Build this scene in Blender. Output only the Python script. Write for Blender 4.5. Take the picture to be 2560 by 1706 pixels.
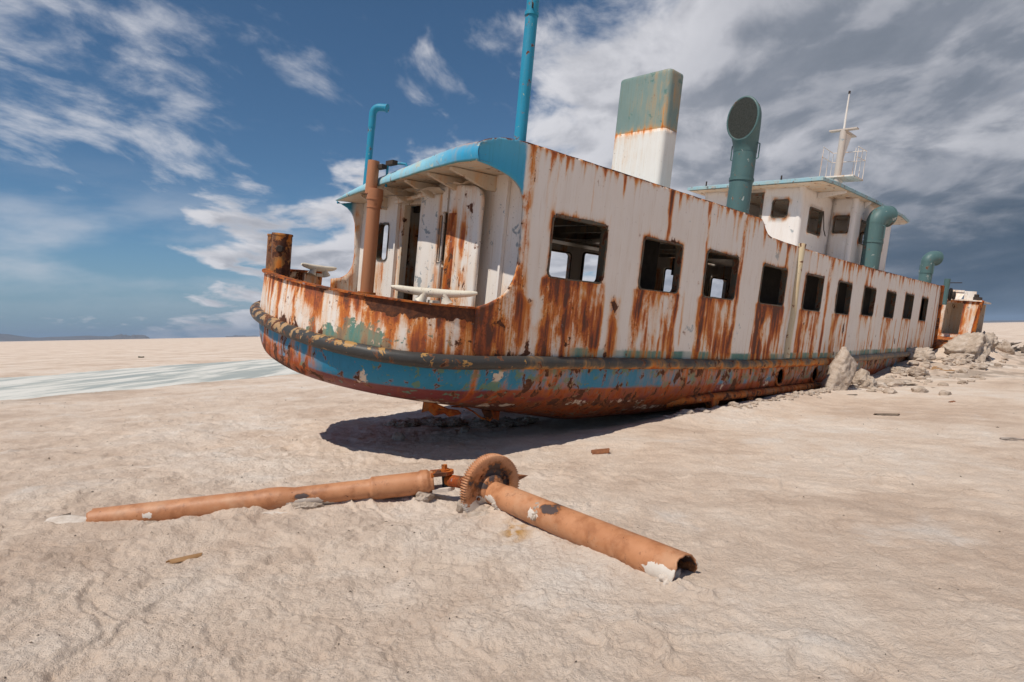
import bpy, math, random
import numpy as np
from mathutils import Vector, Matrix
from mathutils.geometry import delaunay_2d_cdt

sc = bpy.context.scene
for o in list(bpy.data.objects):
    bpy.data.objects.remove(o)
random.seed(4)
PI = math.pi

# ------------------------------------------------------------------ camera
cam_d = bpy.data.cameras.new('camera')
cam_d.lens = 21.02; cam_d.sensor_width = 36.0
cam_d.clip_start = 0.05; cam_d.clip_end = 60000
cam = bpy.data.objects.new('camera', cam_d)
sc.collection.objects.link(cam)
cam.matrix_world = Matrix(((0.99982, 0.01912, 0.0, 0.0),
                           (-0.0003, 0.01564, -0.99988, 0.0),
                           (-0.01911, 0.99969, 0.01564, 1.5),
                           (0, 0, 0, 1)))
sc.camera = cam

# ------------------------------------------------------------------ sun and sky
SUN_EL = math.radians(58.0)
SUN_DIR = Vector((-0.66 * math.cos(SUN_EL), -0.751 * math.cos(SUN_EL), math.sin(SUN_EL)))  # towards the sun
sun_d = bpy.data.lights.new('sun', 'SUN')
sun_d.energy = 3.3; sun_d.angle = math.radians(0.53); sun_d.color = (1.0, 0.93, 0.83)
sun = bpy.data.objects.new('sun', sun_d)
sc.collection.objects.link(sun)
sun.rotation_euler = SUN_DIR.to_track_quat('Z', 'Y').to_euler()
sun.location = (-20, -15, 40)

sc.view_settings.view_transform = 'Standard'
sc.view_settings.look = 'None'
sc.view_settings.exposure = 0.30
sc.view_settings.gamma = 1.0
sc.view_settings.use_curve_mapping = False
sc.cycles.max_bounces = 8
sc.cycles.use_denoising = True


class NT:
    """small helper round a node tree"""
    def __init__(s, nt):
        s.nt = nt; nt.nodes.clear()
    def n(s, t, _in=None, **kw):
        nd = s.nt.nodes.new(t)
        for k, v in kw.items():
            setattr(nd, k, v)
        if _in:
            for k, v in _in.items():
                s.set(nd.inputs[k], v)
        return nd
    def set(s, sock, v):
        if isinstance(v, bpy.types.NodeSocket):
            s.nt.links.new(v, sock)
        elif isinstance(v, bpy.types.Node):
            s.nt.links.new(v.outputs[0], sock)
        else:
            sock.default_value = v
    def m(s, op, a, b=0.0, c=0.0, clamp=False):
        nd = s.nt.nodes.new('ShaderNodeMath'); nd.operation = op; nd.use_clamp = clamp
        s.set(nd.inputs[0], a); s.set(nd.inputs[1], b); s.set(nd.inputs[2], c)
        return nd.outputs[0]
    def vm(s, op, a, b=(0, 0, 0)):
        nd = s.nt.nodes.new('ShaderNodeVectorMath'); nd.operation = op
        s.set(nd.inputs[0], a); s.set(nd.inputs[1], b)
        return nd.outputs['Value'] if op in ('DOT_PRODUCT', 'LENGTH') else nd.outputs[0]
    def ss(s, v, a, b, to0=0.0, to1=1.0):
        nd = s.nt.nodes.new('ShaderNodeMapRange'); nd.interpolation_type = 'SMOOTHSTEP'
        s.set(nd.inputs[0], v); s.set(nd.inputs[1], a); s.set(nd.inputs[2], b)
        s.set(nd.inputs[3], to0); s.set(nd.inputs[4], to1)
        return nd.outputs[0]
    def lin(s, v, a, b, to0=0.0, to1=1.0):
        nd = s.nt.nodes.new('ShaderNodeMapRange')
        s.set(nd.inputs[0], v); s.set(nd.inputs[1], a); s.set(nd.inputs[2], b)
        s.set(nd.inputs[3], to0); s.set(nd.inputs[4], to1)
        return nd.outputs[0]
    def mix(s, f, a, b, mode='MIX'):
        nd = s.nt.nodes.new('ShaderNodeMix'); nd.data_type = 'RGBA'; nd.blend_type = mode
        s.set(nd.inputs[0], f)
        for k, v in ((6, a), (7, b)):
            if isinstance(v, tuple) and len(v) == 3:
                v = (*v, 1)
            s.set(nd.inputs[k], v)
        return nd.outputs[2]
    def noise(s, vec, scale=1.0, detail=6.0, rough=0.55, dist=0.0, dim='3D'):
        nd = s.nt.nodes.new('ShaderNodeTexNoise'); nd.noise_dimensions = dim
        s.set(nd.inputs['Vector'], vec)
        s.set(nd.inputs['Scale'], scale); s.set(nd.inputs['Detail'], detail)
        s.set(nd.inputs['Roughness'], rough); s.set(nd.inputs['Distortion'], dist)
        return nd.outputs[0]
    def map(s, vec, scale=(1, 1, 1), loc=(0, 0, 0), rot=(0, 0, 0)):
        nd = s.nt.nodes.new('ShaderNodeMapping')
        s.set(nd.inputs[0], vec); nd.inputs[1].default_value = loc
        nd.inputs[2].default_value = rot; nd.inputs[3].default_value = scale
        return nd.outputs[0]
    def ramp(s, v, stops, interp='LINEAR'):
        nd = s.nt.nodes.new('ShaderNodeValToRGB'); cr = nd.color_ramp; cr.interpolation = interp
        while len(cr.elements) < len(stops):
            cr.elements.new(0.5)
        for e, (p, c) in zip(cr.elements, stops):
            e.position = p; e.color = (*c, 1)
        s.set(nd.inputs[0], v)
        return nd.outputs[0]
    def attr(s, name):
        nd = s.nt.nodes.new('ShaderNodeAttribute'); nd.attribute_name = name
        return nd


world = bpy.data.worlds.new('World'); sc.world = world; world.use_nodes = True


def build_world():
    w = NT(world.node_tree)
    tc = w.n('ShaderNodeTexCoord').outputs['Generated']
    d = w.vm('NORMALIZE', tc)
    sep = w.n('ShaderNodeSeparateXYZ', {0: d})
    x, y, z = sep.outputs
    sky = w.n('ShaderNodeTexSky', sky_type='NISHITA', sun_disc=False)
    sky.sun_elevation = SUN_EL
    sky.sun_rotation = math.atan2(SUN_DIR.x, SUN_DIR.y)
    sky.altitude = 1200; sky.air_density = 1.0; sky.dust_density = 0.2; sky.ozone_density = 1.6
    base = w.mix(1.0, sky.outputs[0], (0.40, 0.56, 0.63), 'MULTIPLY')
    base = w.mix(w.ss(z, 0.16, -0.01, 0.0, 0.92), base, (1.7, 2.5, 3.3))
    # cloud layer: project the direction on a flat deck
    zc = w.m('ADD', w.m('MAXIMUM', z, 0.0), 0.22)
    px = w.m('DIVIDE', x, zc); py = w.m('DIVIDE', y, zc)
    p = w.n('ShaderNodeCombineXYZ', {0: px, 1: py, 2: 0.0}).outputs[0]
    def warp(v, sc_, amt, det=3.0):
        c = w.n('ShaderNodeTexNoise', {'Vector': v, 'Scale': sc_, 'Detail': det}).outputs['Color']
        return w.vm('ADD', v, w.vm('MULTIPLY', w.vm('SUBTRACT', c, (0.5, 0.5, 0.5)), (amt, amt, 0.0)))
    def aniso(v, deg, sx, sy, loc=(0, 0, 0)):
        return w.map(w.map(v, rot=(0, 0, math.radians(deg))), (sx, sy, 1), loc)
    pw = warp(p, 1.3, 0.42, 2.0)
    off = (-0.66 * 0.10, -0.75 * 0.10, 0.0)                 # towards the sun, for the lit side of each puff
    def deckfield(v):
        b_ = w.noise(aniso(v, 14, 1.35, 0.95), 1.0, 3, 0.5, 0.0)
        f_ = w.noise(aniso(v, 14, 3.9, 2.9, (3.1, 1.7, 0)), 1.0, 9, 0.56, 0.0)
        return w.m('ADD', w.m('MULTIPLY', b_, 0.55), w.m('MULTIPLY', f_, 0.45))
    fld = deckfield(pw)
    fld2 = deckfield(w.vm('ADD', pw, off))
    wis = w.noise(aniso(pw, 26, 6.0, 3.2, (7.3, 2.2, 0)), 1.0, 9, 0.60, 0.0)
    wisb = w.noise(aniso(pw, 26, 1.9, 1.2, (1.3, 5.2, 0)), 1.0, 3, 0.5, 0.0)
    # which side of the front edge of the cloud deck
    side = w.m('ADD', w.m('MULTIPLY', px, 0.742), w.m('MULTIPLY', w.m('SUBTRACT', py, 0.84), 0.67))
    az = w.m('ARCTAN2', x, y)
    deck = w.ss(side, -0.30, 0.85)
    rb = w.vm('LENGTH', w.vm('MULTIPLY', w.vm('SUBTRACT', p, (-0.80, 2.45, 0)), (1.3, 0.9, 0)))
    bank = w.ss(rb, 0.85, 0.1)
    thr = w.m('SUBTRACT', w.lin(deck, 0, 1, 0.655, 0.385), w.m('MULTIPLY', w.ss(az, 0.10, 0.45), 0.10))
    thr = w.m('SUBTRACT', thr, w.m('MULTIPLY', bank, 0.07))
    dens_deck = w.ss(fld, thr, w.m('ADD', thr, 0.085))
    # thin fair-weather wisps over the open blue part
    wf = w.m('ADD', w.m('MULTIPLY', wis, 0.6), w.m('MULTIPLY', wisb, 0.4))
    r1 = w.vm('LENGTH', w.vm('MULTIPLY', w.vm('SUBTRACT', p, (-0.98, 1.36, 0)), (1.0, 0.85, 0)))
    wb = w.ss(r1, 0.95, 0.10)
    wthr = w.lin(wb, 0, 1, 0.63, 0.42)
    dens_w = w.m('MULTIPLY', w.ss(wf, wthr, w.m('ADD', wthr, 0.20)), 0.78)
    # soft bank low over the horizon
    lowf = w.noise(w.map(d, (2.6, 2.6, 9.0)), 1.6, 7, 0.58)
    lowb = w.m('MULTIPLY', w.ss(z, 0.0, 0.11), w.ss(z, 0.26, 0.13))
    dens_l = w.m('MULTIPLY', w.m('MULTIPLY', lowb, w.ss(lowf, 0.34, 0.70)), 0.55)
    # small cumulus line just over the horizon
    cu = w.noise(w.map(d, (26, 26, 110.0)), 1.0, 4, 0.6)
    dens_c = w.m('MULTIPLY', w.m('MULTIPLY', w.ss(cu, 0.52, 0.64), w.m('MULTIPLY', w.ss(z, 0.014, 0.020), w.ss(z, 0.038, 0.024))), 0.6)
    dens = w.m('MAXIMUM', w.m('MAXIMUM', dens_deck, dens_w), w.m('MAXIMUM', dens_l, dens_c))
    # cloud tone: sunlit sides white, far sides and thick bases grey, slate under the storm to the right
    lit = w.ss(w.m('SUBTRACT', fld, fld2), -0.07, 0.06)
    thick = w.m('MULTIPLY', w.ss(fld, w.m('ADD', thr, 0.05), w.m('ADD', thr, 0.26)), deck)
    tex = w.noise(aniso(pw, 8, 2.3, 1.25, (1.3, 4.2, 0)), 1.0, 7, 0.56, 0.0)
    right = w.ss(az, 0.05, 0.62)
    dark = w.m('MULTIPLY', w.m('SUBTRACT', 1.0, lit), w.m('MULTIPLY', w.ss(fld, thr, w.m('ADD', thr, 0.12)), 0.34))
    tone = w.m('ADD', w.m('ADD', w.m('MULTIPLY', thick, 0.12), dark), w.m('MULTIPLY', w.ss(tex, 0.33, 0.66), w.m('MULTIPLY', deck, w.m('ADD', 0.03, w.m('MULTIPLY', right, 0.32)))))
    col = w.ramp(tone, [(0.0, (0.66, 0.66, 0.69)), (0.26, (0.42, 0.43, 0.47)), (0.58, (0.215, 0.24, 0.285)), (1.0, (0.11, 0.14, 0.18))])
    storm = w.m('MULTIPLY', w.ss(w.m('ADD', az, w.m('MULTIPLY', w.m('SUBTRACT', tex, 0.5), 0.6)), 0.28, 0.62),
                w.ss(w.m('ADD', z, w.m('MULTIPLY', w.m('SUBTRACT', fld, 0.5), 0.45)), 0.27, 0.09))
    col = w.mix(w.m('MULTIPLY', storm, 0.97), col, w.ramp(tex, [(0.3, (0.028, 0.062, 0.105)), (0.7, (0.10, 0.135, 0.185))]))
    dens = w.m('MULTIPLY', w.m('MAXIMUM', dens, w.m('MULTIPLY', storm, 0.98)), w.ss(z, -0.02, 0.0))
    out = w.mix(dens, base, w.vm('MULTIPLY', col, (8.6, 8.6, 8.7)))
    bg = w.n('ShaderNodeBackground', {0: out, 1: 0.1})
    o = w.n('ShaderNodeOutputWorld')
    w.nt.links.new(bg.outputs[0], o.inputs[0])


build_world()
world.cycles.sampling_method = 'MANUAL'
world.cycles.sample_map_resolution = 512

# ------------------------------------------------------------------ numpy noise
_rng = np.random.RandomState(11)
_perm = np.tile(_rng.permutation(512), 3)
_g2 = _rng.uniform(0, 2 * PI, 512); _gx, _gy = np.cos(_g2), np.sin(_g2)


def pn(x, y):
    """2-D gradient noise, about -0.7..0.7"""
    xi = np.floor(x).astype(int); yi = np.floor(y).astype(int)
    xf = x - xi; yf = y - yi
    u = xf ** 3 * (xf * (xf * 6 - 15) + 10); v = yf ** 3 * (yf * (yf * 6 - 15) + 10)
    def g(ix, iy, fx, fy):
        h = _perm[(_perm[ix & 511] + iy) & 511]
        return _gx[h] * fx + _gy[h] * fy
    a = g(xi, yi, xf, yf); b = g(xi + 1, yi, xf - 1, yf)
    c = g(xi, yi + 1, xf, yf - 1); d = g(xi + 1, yi + 1, xf - 1, yf - 1)
    return (a + u * (b - a)) * (1 - v) + (c + u * (d - c)) * v


def fbm(x, y, o=4, r=0.5):
    t = 0.0; a = 1.0
    for k in range(o):
        t = t + a * pn(x * 2 ** k + 17.3 * k, y * 2 ** k - 9.1 * k); a *= r
    return t


def sst(v, a, b):
    t = np.clip((v - a) / (b - a), 0, 1)
    return t * t * (3 - 2 * t)


def gauss(x, c, w):
    return np.exp(-((x - c) / w) ** 2)


def band(x, a, b, s):
    return sst(x, a - s, a + s) * (1 - sst(x, b - s, b + s))


# ------------------------------------------------------------------ mesh helpers
MATS = {}


def link(o, parent=None):
    sc.collection.objects.link(o)
    if parent is not None:
        o.parent = parent
    return o


def mk(name, V, F, mat, parent=None, smooth=False, attrs=None, cols=None):
    """V: n x 3, F: list of faces or int array (m x 3 / m x 4) -> one mesh object"""
    me = bpy.data.meshes.new(name)
    V = np.asarray(V, dtype=np.float32)
    if isinstance(F, np.ndarray):
        m, k = F.shape
        me.vertices.add(len(V)); me.vertices.foreach_set('co', V.ravel())
        me.loops.add(m * k); me.loops.foreach_set('vertex_index', F.ravel().astype(np.int32))
        me.polygons.add(m)
        me.polygons.foreach_set('loop_start', np.arange(0, m * k, k, dtype=np.int32))
        me.polygons.foreach_set('loop_total', np.full(m, k, dtype=np.int32))
        me.update(calc_edges=True)
    else:
        me.from_pydata(V.tolist(), [], [list(map(int, f)) for f in F])
    if smooth:
        me.polygons.foreach_set('use_smooth', np.ones(len(me.polygons), dtype=bool))
    for k, a in (attrs or {}).items():
        at = me.attributes.new(k, 'FLOAT', 'POINT'); at.data.foreach_set('value', np.asarray(a, dtype=np.float32))
    for k, a in (cols or {}).items():
        at = me.attributes.new(k, 'FLOAT_COLOR', 'POINT')
        at.data.foreach_set('color', np.c_[np.asarray(a), np.ones(len(V))].astype(np.float32).ravel())
    me.materials.append(MATS[mat] if isinstance(mat, str) else mat)
    me.validate()
    o = bpy.data.objects.new(name, me)
    return link(o, parent)


def tag(o, label, cat, group=None):
    o['label'] = label; o['category'] = cat
    if group:
        o['group'] = group
    return o


def empty(name, label, cat, group=None):
    o = bpy.data.objects.new(name, None); o.empty_display_size = 0.2
    sc.collection.objects.link(o)
    return tag(o, label, cat, group)


class MB:
    """collects shapes, then builds ONE mesh"""
    def __init__(s):
        s.v = []; s.f = []
    def add(s, V, F):
        b = len(s.v); s.v += [tuple(map(float, p)) for p in V]; s.f += [[b + i for i in f] for f in F]
        return s
    def box(s, a, b, bev=0.0):
        x0, y0, z0 = a; x1, y1, z1 = b
        V = [(x0, y0, z0), (x1, y0, z0), (x1, y1, z0), (x0, y1, z0), (x0, y0, z1), (x1, y0, z1), (x1, y1, z1), (x0, y1, z1)]
        return s.add(V, [(0, 3, 2, 1), (4, 5, 6, 7), (0, 1, 5, 4), (1, 2, 6, 5), (2, 3, 7, 6), (3, 0, 4, 7)])
    def tube(s, pts, r, seg=14, cap=True, jit=0.0):
        pts = [Vector(p) for p in pts]; n = len(pts)
        rr = r if isinstance(r, (list, tuple, np.ndarray)) else [r] * n
        up = None; V = []
        for i, p in enumerate(pts):
            t = (pts[min(i + 1, n - 1)] - pts[max(i - 1, 0)]).normalized()
            if up is None:
                up = t.orthogonal().normalized()
            up = (up - t * up.dot(t)).normalized(); w = t.cross(up)
            for k in range(seg):
                a = 2 * PI * k / seg
                q = rr[i] * (1 + (random.uniform(-jit, jit) if jit else 0))
                V.append(p + (up * math.cos(a) + w * math.sin(a)) * q)
        F = []
        for i in range(n - 1):
            for k in range(seg):
                k2 = (k + 1) % seg
                F.append((i * seg + k, i * seg + k2, (i + 1) * seg + k2, (i + 1) * seg + k))
        if cap:
            F.append(tuple(range(seg))[::-1]); F.append(tuple((n - 1) * seg + k for k in range(seg)))
        return s.add(V, F)
    def prism(s, poly, axis, a, b):
        """poly: 2-D points in the plane normal to axis, extruded from a to b"""
        n = len(poly)
        def pt(p, h):
            q = list(p); q.insert(axis, h); return q
        V = [pt(p, a) for p in poly] + [pt(p, b) for p in poly]
        F = [tuple(range(n))[::-1], tuple(range(n, 2 * n))] + [(i, (i + 1) % n, n + (i + 1) % n, n + i) for i in range(n)]
        return s.add(V, F)
    def build(s, name, mat, parent=None, smooth=False):
        o = mk(name, np.array(s.v), s.f, mat, parent, smooth)
        import bmesh
        bm = bmesh.new(); bm.from_mesh(o.data); bmesh.ops.recalc_face_normals(bm, faces=bm.faces); bm.to_mesh(o.data); bm.free()
        if smooth:
            try:
                o.data.set_sharp_from_angle(angle=math.radians(38))
            except Exception:
                pass
        return o


def inpoly(P, poly):
    x, y = P[:, 0], P[:, 1]; r = np.zeros(len(P), bool)
    n = len(poly)
    for i in range(n):
        x1, y1 = poly[i]; x2, y2 = poly[(i + 1) % n]
        if y1 == y2:
            continue
        c = ((y1 > y) != (y2 > y)) & (x < (x2 - x1) * (y - y1) / (y2 - y1) + x1)
        r ^= c
    return r


def rrect(x0, x1, z0, z1, r, n=4):
    P = []
    for cx, cz, a in ((x1 - r, z1 - r, 0), (x0 + r, z1 - r, 90), (x0 + r, z0 + r, 180), (x1 - r, z0 + r, 270)):
        for k in range(n + 1):
            t = math.radians(a + 90 * k / n); P.append((cx + r * math.cos(t), cz + r * math.sin(t)))
    return P


def dense(poly, h):
    out = []
    n = len(poly)
    for i in range(n):
        a = np.array(poly[i]); b = np.array(poly[(i + 1) % n]); m = max(1, int(np.linalg.norm(b - a) / h))
        for k in range(m):
            out.append(tuple(a + (b - a) * k / m))
    return out


def sheet(outline, holes, xs, ys, h):
    """triangulated flat sheet with holes, gridded inside: returns 2-D points, triangles, boundary loops"""
    loops = [dense(outline, h)] + [dense(q, h) for q in holes]
    gx, gy = np.meshgrid(xs, ys); G = np.c_[gx.ravel(), gy.ravel()]
    G = G + np.random.RandomState(3).uniform(-0.18, 0.18, G.shape) * h
    keep = inpoly(G, loops[0])
    for q in loops[1:]:
        keep &= ~inpoly(G, q)
    B = np.concatenate([np.array(q) for q in loops])
    # drop grid points next to the borders
    cell = {}
    hs = h * 0.55
    for bx, by in B:
        cell.setdefault((int(math.floor(bx / h)), int(math.floor(by / h))), []).append((bx, by))
    G = G[keep]
    ok = np.ones(len(G), bool)
    ci = np.floor(G / h).astype(int)
    for i in range(len(G)):
        cx, cy = ci[i]
        for dx in (-1, 0, 1):
            for dy in (-1, 0, 1):
                for bx, by in cell.get((cx + dx, cy + dy), ()):
                    if (bx - G[i, 0]) ** 2 + (by - G[i, 1]) ** 2 < hs * hs:
                        ok[i] = False
    G = G[ok]
    P = np.concatenate([B, G]); E = []; L = []; b = 0
    for q in loops:
        n = len(q); E += [(b + i, b + (i + 1) % n) for i in range(n)]; L.append(np.arange(b, b + n)); b += n
    vs, es, fs, ov, oe, of = delaunay_2d_cdt([Vector(p) for p in P], E, [], 0, 1e-6)
    Q = np.array([tuple(v) for v in vs]); T = np.array([f for f in fs if len(f) == 3])
    c = Q[T].mean(1); keep = inpoly(c, loops[0])
    for q in loops[1:]:
        keep &= ~inpoly(c, q)
    T = T[keep]
    remap = {}
    for i, src in enumerate(ov):
        for k in src:
            remap[k] = i
    L = [np.array([remap[k] for k in l]) for l in L]
    a = Q[T]; ar = (a[:, 1, 0] - a[:, 0, 0]) * (a[:, 2, 1] - a[:, 0, 1]) - (a[:, 2, 0] - a[:, 0, 0]) * (a[:, 1, 1] - a[:, 0, 1])
    T[ar < 0] = T[ar < 0][:, ::-1]
    return Q, T, L


def solid_sheet(front, back, T, L):
    """front/back: n x 3 vertex arrays of the same sheet; closes the rims"""
    n = len(front)
    V = np.concatenate([front, back])
    F = [T, T[:, ::-1] + n]
    for l in L:
        l2 = np.roll(l, -1)
        F.append(np.c_[l2, l, l + n]); F.append(np.c_[l2, l + n, l2 + n])
    return V, np.concatenate(F)


# ------------------------------------------------------------------ materials
def new_mat(name):
    m = bpy.data.materials.new(name); m.use_nodes = True
    MATS[name] = m
    return m, NT(m.node_tree)


def finish(t, m, col, rough, height=None, bump=0.3, dist=0.01, metal=0.0, spec=0.4):
    bs = t.n('ShaderNodeBsdfPrincipled', {'Base Color': col, 'Roughness': rough, 'Metallic': metal, 'Specular IOR Level': spec})
    if height is not None:
        bp = t.n('ShaderNodeBump', {'Strength': bump, 'Distance': dist, 'Height': height})
        t.nt.links.new(bp.outputs[0], bs.inputs['Normal'])
    o = t.n('ShaderNodeOutputMaterial'); t.nt.links.new(bs.outputs[0], o.inputs[0])


RUST = [(0.0, (0.74, 0.52, 0.26)), (0.17, (0.70, 0.33, 0.075)), (0.36, (0.58, 0.165, 0.015)), (0.58, (0.33, 0.062, 0.008)), (0.85, (0.10, 0.027, 0.012))]


def rusty(name, paint=None, stain0=0.0, bare0=0.0, under=None, streak=1.0, chipscale=7.0, vivid=1.0, rough=0.5, deep=0.0):
    """painted steel with rust runs, chips down to an older coat, and bare rusted patches.
    Surface attributes (all optional): paint (colour), under_c (colour), stain, bare, under (0..1)."""
    m, t = new_mat(name)
    co = t.n('ShaderNodeTexCoord').outputs['Object']
    A = lambda n: t.attr(n).outputs['Fac']
    pc = t.attr('paint').outputs['Color'] if paint is None else paint
    uc = t.attr('under_c').outputs['Color'] if under is None else under
    n_st = t.noise(t.map(co, (9, 9, 0.5)), 1.0, 4, 0.6)
    n_st2 = t.noise(t.map(co, (38, 38, 1.8)), 1.0, 3, 0.55)
    n_big = t.noise(co, 1.7, 5, 0.55)
    n_chip = t.noise(co, chipscale, 7, 0.64, 0.4)
    n_fin = t.noise(co, 55.0, 4, 0.6)
    n_chip2 = t.noise(t.map(co, (1, 1, 0.75), loc=(3.3, 1.1, 7.7)), chipscale * 0.9, 7, 0.66, 0.5)
    # dirty, slightly uneven paint
    dirt = t.m('ADD', t.m('MULTIPLY', n_st, 0.6), t.m('MULTIPLY', n_big, 0.6))
    p1 = t.mix(t.ss(dirt, 0.5, 0.95, 0.0, 0.28), pc, t.mix(1.0, pc, (0.70, 0.57, 0.43), 'MULTIPLY'))
    p1 = t.mix(t.ss(n_st2, 0.55, 0.75, 0.0, 0.3), p1, t.mix(1.0, pc, (0.66, 0.50, 0.34), 'MULTIPLY'))
    # older coat showing where the top coat flaked
    uf = t.m('ADD', A('under'), t.m('MULTIPLY', t.m('SUBTRACT', n_chip, 0.5), 3.4))
    um = t.ss(uf, 0.50, 0.56)
    p2 = t.mix(um, p1, uc)
    # rust runs
    s = t.m('ADD', A('stain'), stain0)
    n_mid = t.noise(t.map(co, (1, 1, 0.45), loc=(9.1, 4.4, 2.0)), 4.2, 6, 0.62, 0.3)
    run = t.m('ADD', t.m('MULTIPLY', n_st, 1.25), t.m('MULTIPLY', n_st2, 0.45))
    blot = t.ss(n_mid, 0.36, 0.60, 0.50, 1.30)
    sv = t.m('MULTIPLY', s, t.m('MULTIPLY', t.ss(run, 0.55 / streak, 1.25, 0.45, 1.25), blot))
    sv = t.m('ADD', sv, t.m('MULTIPLY', t.m('MULTIPLY', t.m('SUBTRACT', n_fin, 0.5), 0.45), s))
    hue = t.m('MULTIPLY', t.m('SUBTRACT', t.noise(t.map(co, (6, 6, 1.1), loc=(1, 8, 3)), 1.0, 5, 0.6), 0.5), 0.75)
    rc = t.ramp(t.m('ADD', t.m('ADD', t.m('MULTIPLY', sv, 0.58), t.m('ADD', deep, t.m('MULTIPLY', A('deep'), 0.30))), t.m('MULTIPLY', hue, t.ss(sv, 0.1, 0.7))), RUST)
    p3 = t.mix(t.m('MULTIPLY', t.ss(sv, 0.06, 0.66), t.m('SUBTRACT', 0.96 * vivid, t.m('MULTIPLY', um, 0.5))), p2, rc)
    # pin-point rust spots
    sp = t.noise(co, 26.0, 5, 0.7)
    spm = t.ss(t.m('ADD', sp, t.m('MULTIPLY', s, 0.07)), 0.655, 0.70)
    p4 = t.mix(t.m('MULTIPLY', spm, 0.8), p3, (0.16, 0.055, 0.02))
    # bare rusted plate
    bf = t.m('ADD', t.m('ADD', A('bare'), bare0), t.m('MULTIPLY', t.m('SUBTRACT', n_chip2, 0.5), 3.4))
    bm_ = t.ss(bf, 0.50, 0.56)
    halo = t.m('MULTIPLY', t.ss(bf, 0.36, 0.52), 0.55)
    p5 = t.mix(halo, p4, (0.36, 0.12, 0.025))
    bc = t.ramp(t.noise(co, 17, 8, 0.68), [(0.25, (0.035, 0.016, 0.011)), (0.5, (0.092, 0.034, 0.018)), (0.72, (0.20, 0.068, 0.025))])
    p6 = t.mix(bm_, p5, bc)
    rgh = t.m('ADD', rough, t.m('MULTIPLY', t.m('MAXIMUM', bm_, t.ss(sv, 0.2, 0.8)), 0.38))
    h = t.m('ADD', t.m('MULTIPLY', bm_, -0.8), t.m('ADD', t.m('MULTIPLY', um, -0.35), t.m('MULTIPLY', n_fin, t.m('ADD', 0.12, t.m('MULTIPLY', bm_, 0.9)))))
    h = t.m('ADD', h, t.m('MULTIPLY', n_big, 0.8))
    finish(t, m, p6, rgh, h, 0.55, 0.006, spec=0.35)
    return m


WHITE = (0.80, 0.745, 0.69); BLUE = (0.035, 0.33, 0.56); LBLUE = (0.13, 0.44, 0.60)
TEAL = (0.085, 0.235, 0.205); HBLUE = (0.015, 0.20, 0.35); RED = (0.17, 0.035, 0.035)
VENT = (0.078, 0.148, 0.150); GREY = (0.33, 0.36, 0.37)
rusty('plating')                                                     # colours from attributes
rusty('white_paint', (*WHITE, 1), 0.05, -0.16, (*GREY, 1))
rusty('white_rusty', (*WHITE, 1), 0.30, 0.00, (*GREY, 1))
rusty('white_clean', (0.74, 0.70, 0.67, 1), 0.02, -0.30, (*GREY, 1))
rusty('soffit', (0.60, 0.52, 0.42, 1), 0.25, 0.10, (*GREY, 1))
rusty('mast_paint', (0.56, 0.48, 0.42, 1), 0.10, -0.2, (*GREY, 1))
rusty('blue_paint', (0.02, 0.26, 0.42, 1), 0.08, 0.05, (0.30, 0.42, 0.36, 1), chipscale=14)
rusty('roof_blue', (0.28, 0.47, 0.53, 1), 0.20, 0.12, (0.45, 0.55, 0.50, 1), chipscale=10)
rusty('vent_green', (*VENT, 1), 0.07, -0.06, (0.35, 0.38, 0.36, 1))
rusty('funnel_green', (0.19, 0.262, 0.242, 1), 0.05, -0.10, (0.10, 0.20, 0.18, 1), chipscale=5)
rusty('bollard_rust', (0.10, 0.04, 0.022, 1), 0.45, 0.45, (0.1, 0.1, 0.1, 1))
rusty('heavy_rust', (0.22, 0.08, 0.03, 1), 0.75, 0.34, (0.3, 0.3, 0.3, 1), deep=0.16)
rusty('frame_rust', (0.085, 0.075, 0.055, 1), 0.10, 0.30, (0.10, 0.16, 0.12, 1), chipscale=12)
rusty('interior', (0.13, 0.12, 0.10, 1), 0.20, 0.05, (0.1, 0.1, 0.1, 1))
rusty('cream_pipe', (0.60, 0.52, 0.36, 1), 0.25, 0.08, (*GREY, 1))
rusty('brown_pipe', (0.43, 0.185, 0.09, 1), 0.05, -0.40, (0.36, 0.15, 0.07, 1), vivid=0.4)
rusty('cleat_paint', (0.74, 0.68, 0.56, 1), 0.05, -0.05, (0.04, 0.05, 0.09, 1), chipscale=22)


def simple(name, stops, scale=8.0, rough=0.8, bump=0.4, dist=0.01, spec=0.3, detail=8):
    m, t = new_mat(name)
    co = t.n('ShaderNodeTexCoord').outputs['Object']
    n = t.noise(co, scale, detail, 0.62, 0.2); f = t.noise(co, scale * 7, 5, 0.6)
    v = t.m('ADD', t.m('MULTIPLY', n, 0.75), t.m('MULTIPLY', f, 0.25))
    finish(t, m, t.ramp(v, stops), rough, v, bump, dist, spec=spec)
    return m


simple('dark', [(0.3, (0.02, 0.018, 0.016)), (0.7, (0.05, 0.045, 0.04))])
simple('black_iron', [(0.3, (0.025, 0.02, 0.017)), (0.7, (0.07, 0.05, 0.04))], 20)
simple('salt', [(0.30, (0.27, 0.205, 0.155)), (0.5, (0.45, 0.365, 0.295)), (0.70, (0.60, 0.52, 0.45))], 5, 0.9, 1.0, 0.06, 0.15)
simple('salt_white', [(0.28, (0.45, 0.37, 0.30)), (0.5, (0.58, 0.50, 0.43)), (0.72, (0.70, 0.64, 0.58))], 14, 0.85, 0.7, 0.012, 0.25)
simple('plywood', [(0.3, (0.26, 0.14, 0.06)), (0.7, (0.40, 0.23, 0.11))], 5, 0.8, 0.2)
simple('debris_dark', [(0.3, (0.06, 0.045, 0.035)), (0.7, (0.20, 0.15, 0.11))], 12)
simple('crust_grey', [(0.3, (0.20, 0.165, 0.14)), (0.7, (0.42, 0.36, 0.31))], 10, 0.9, 0.9, 0.02)
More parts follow.
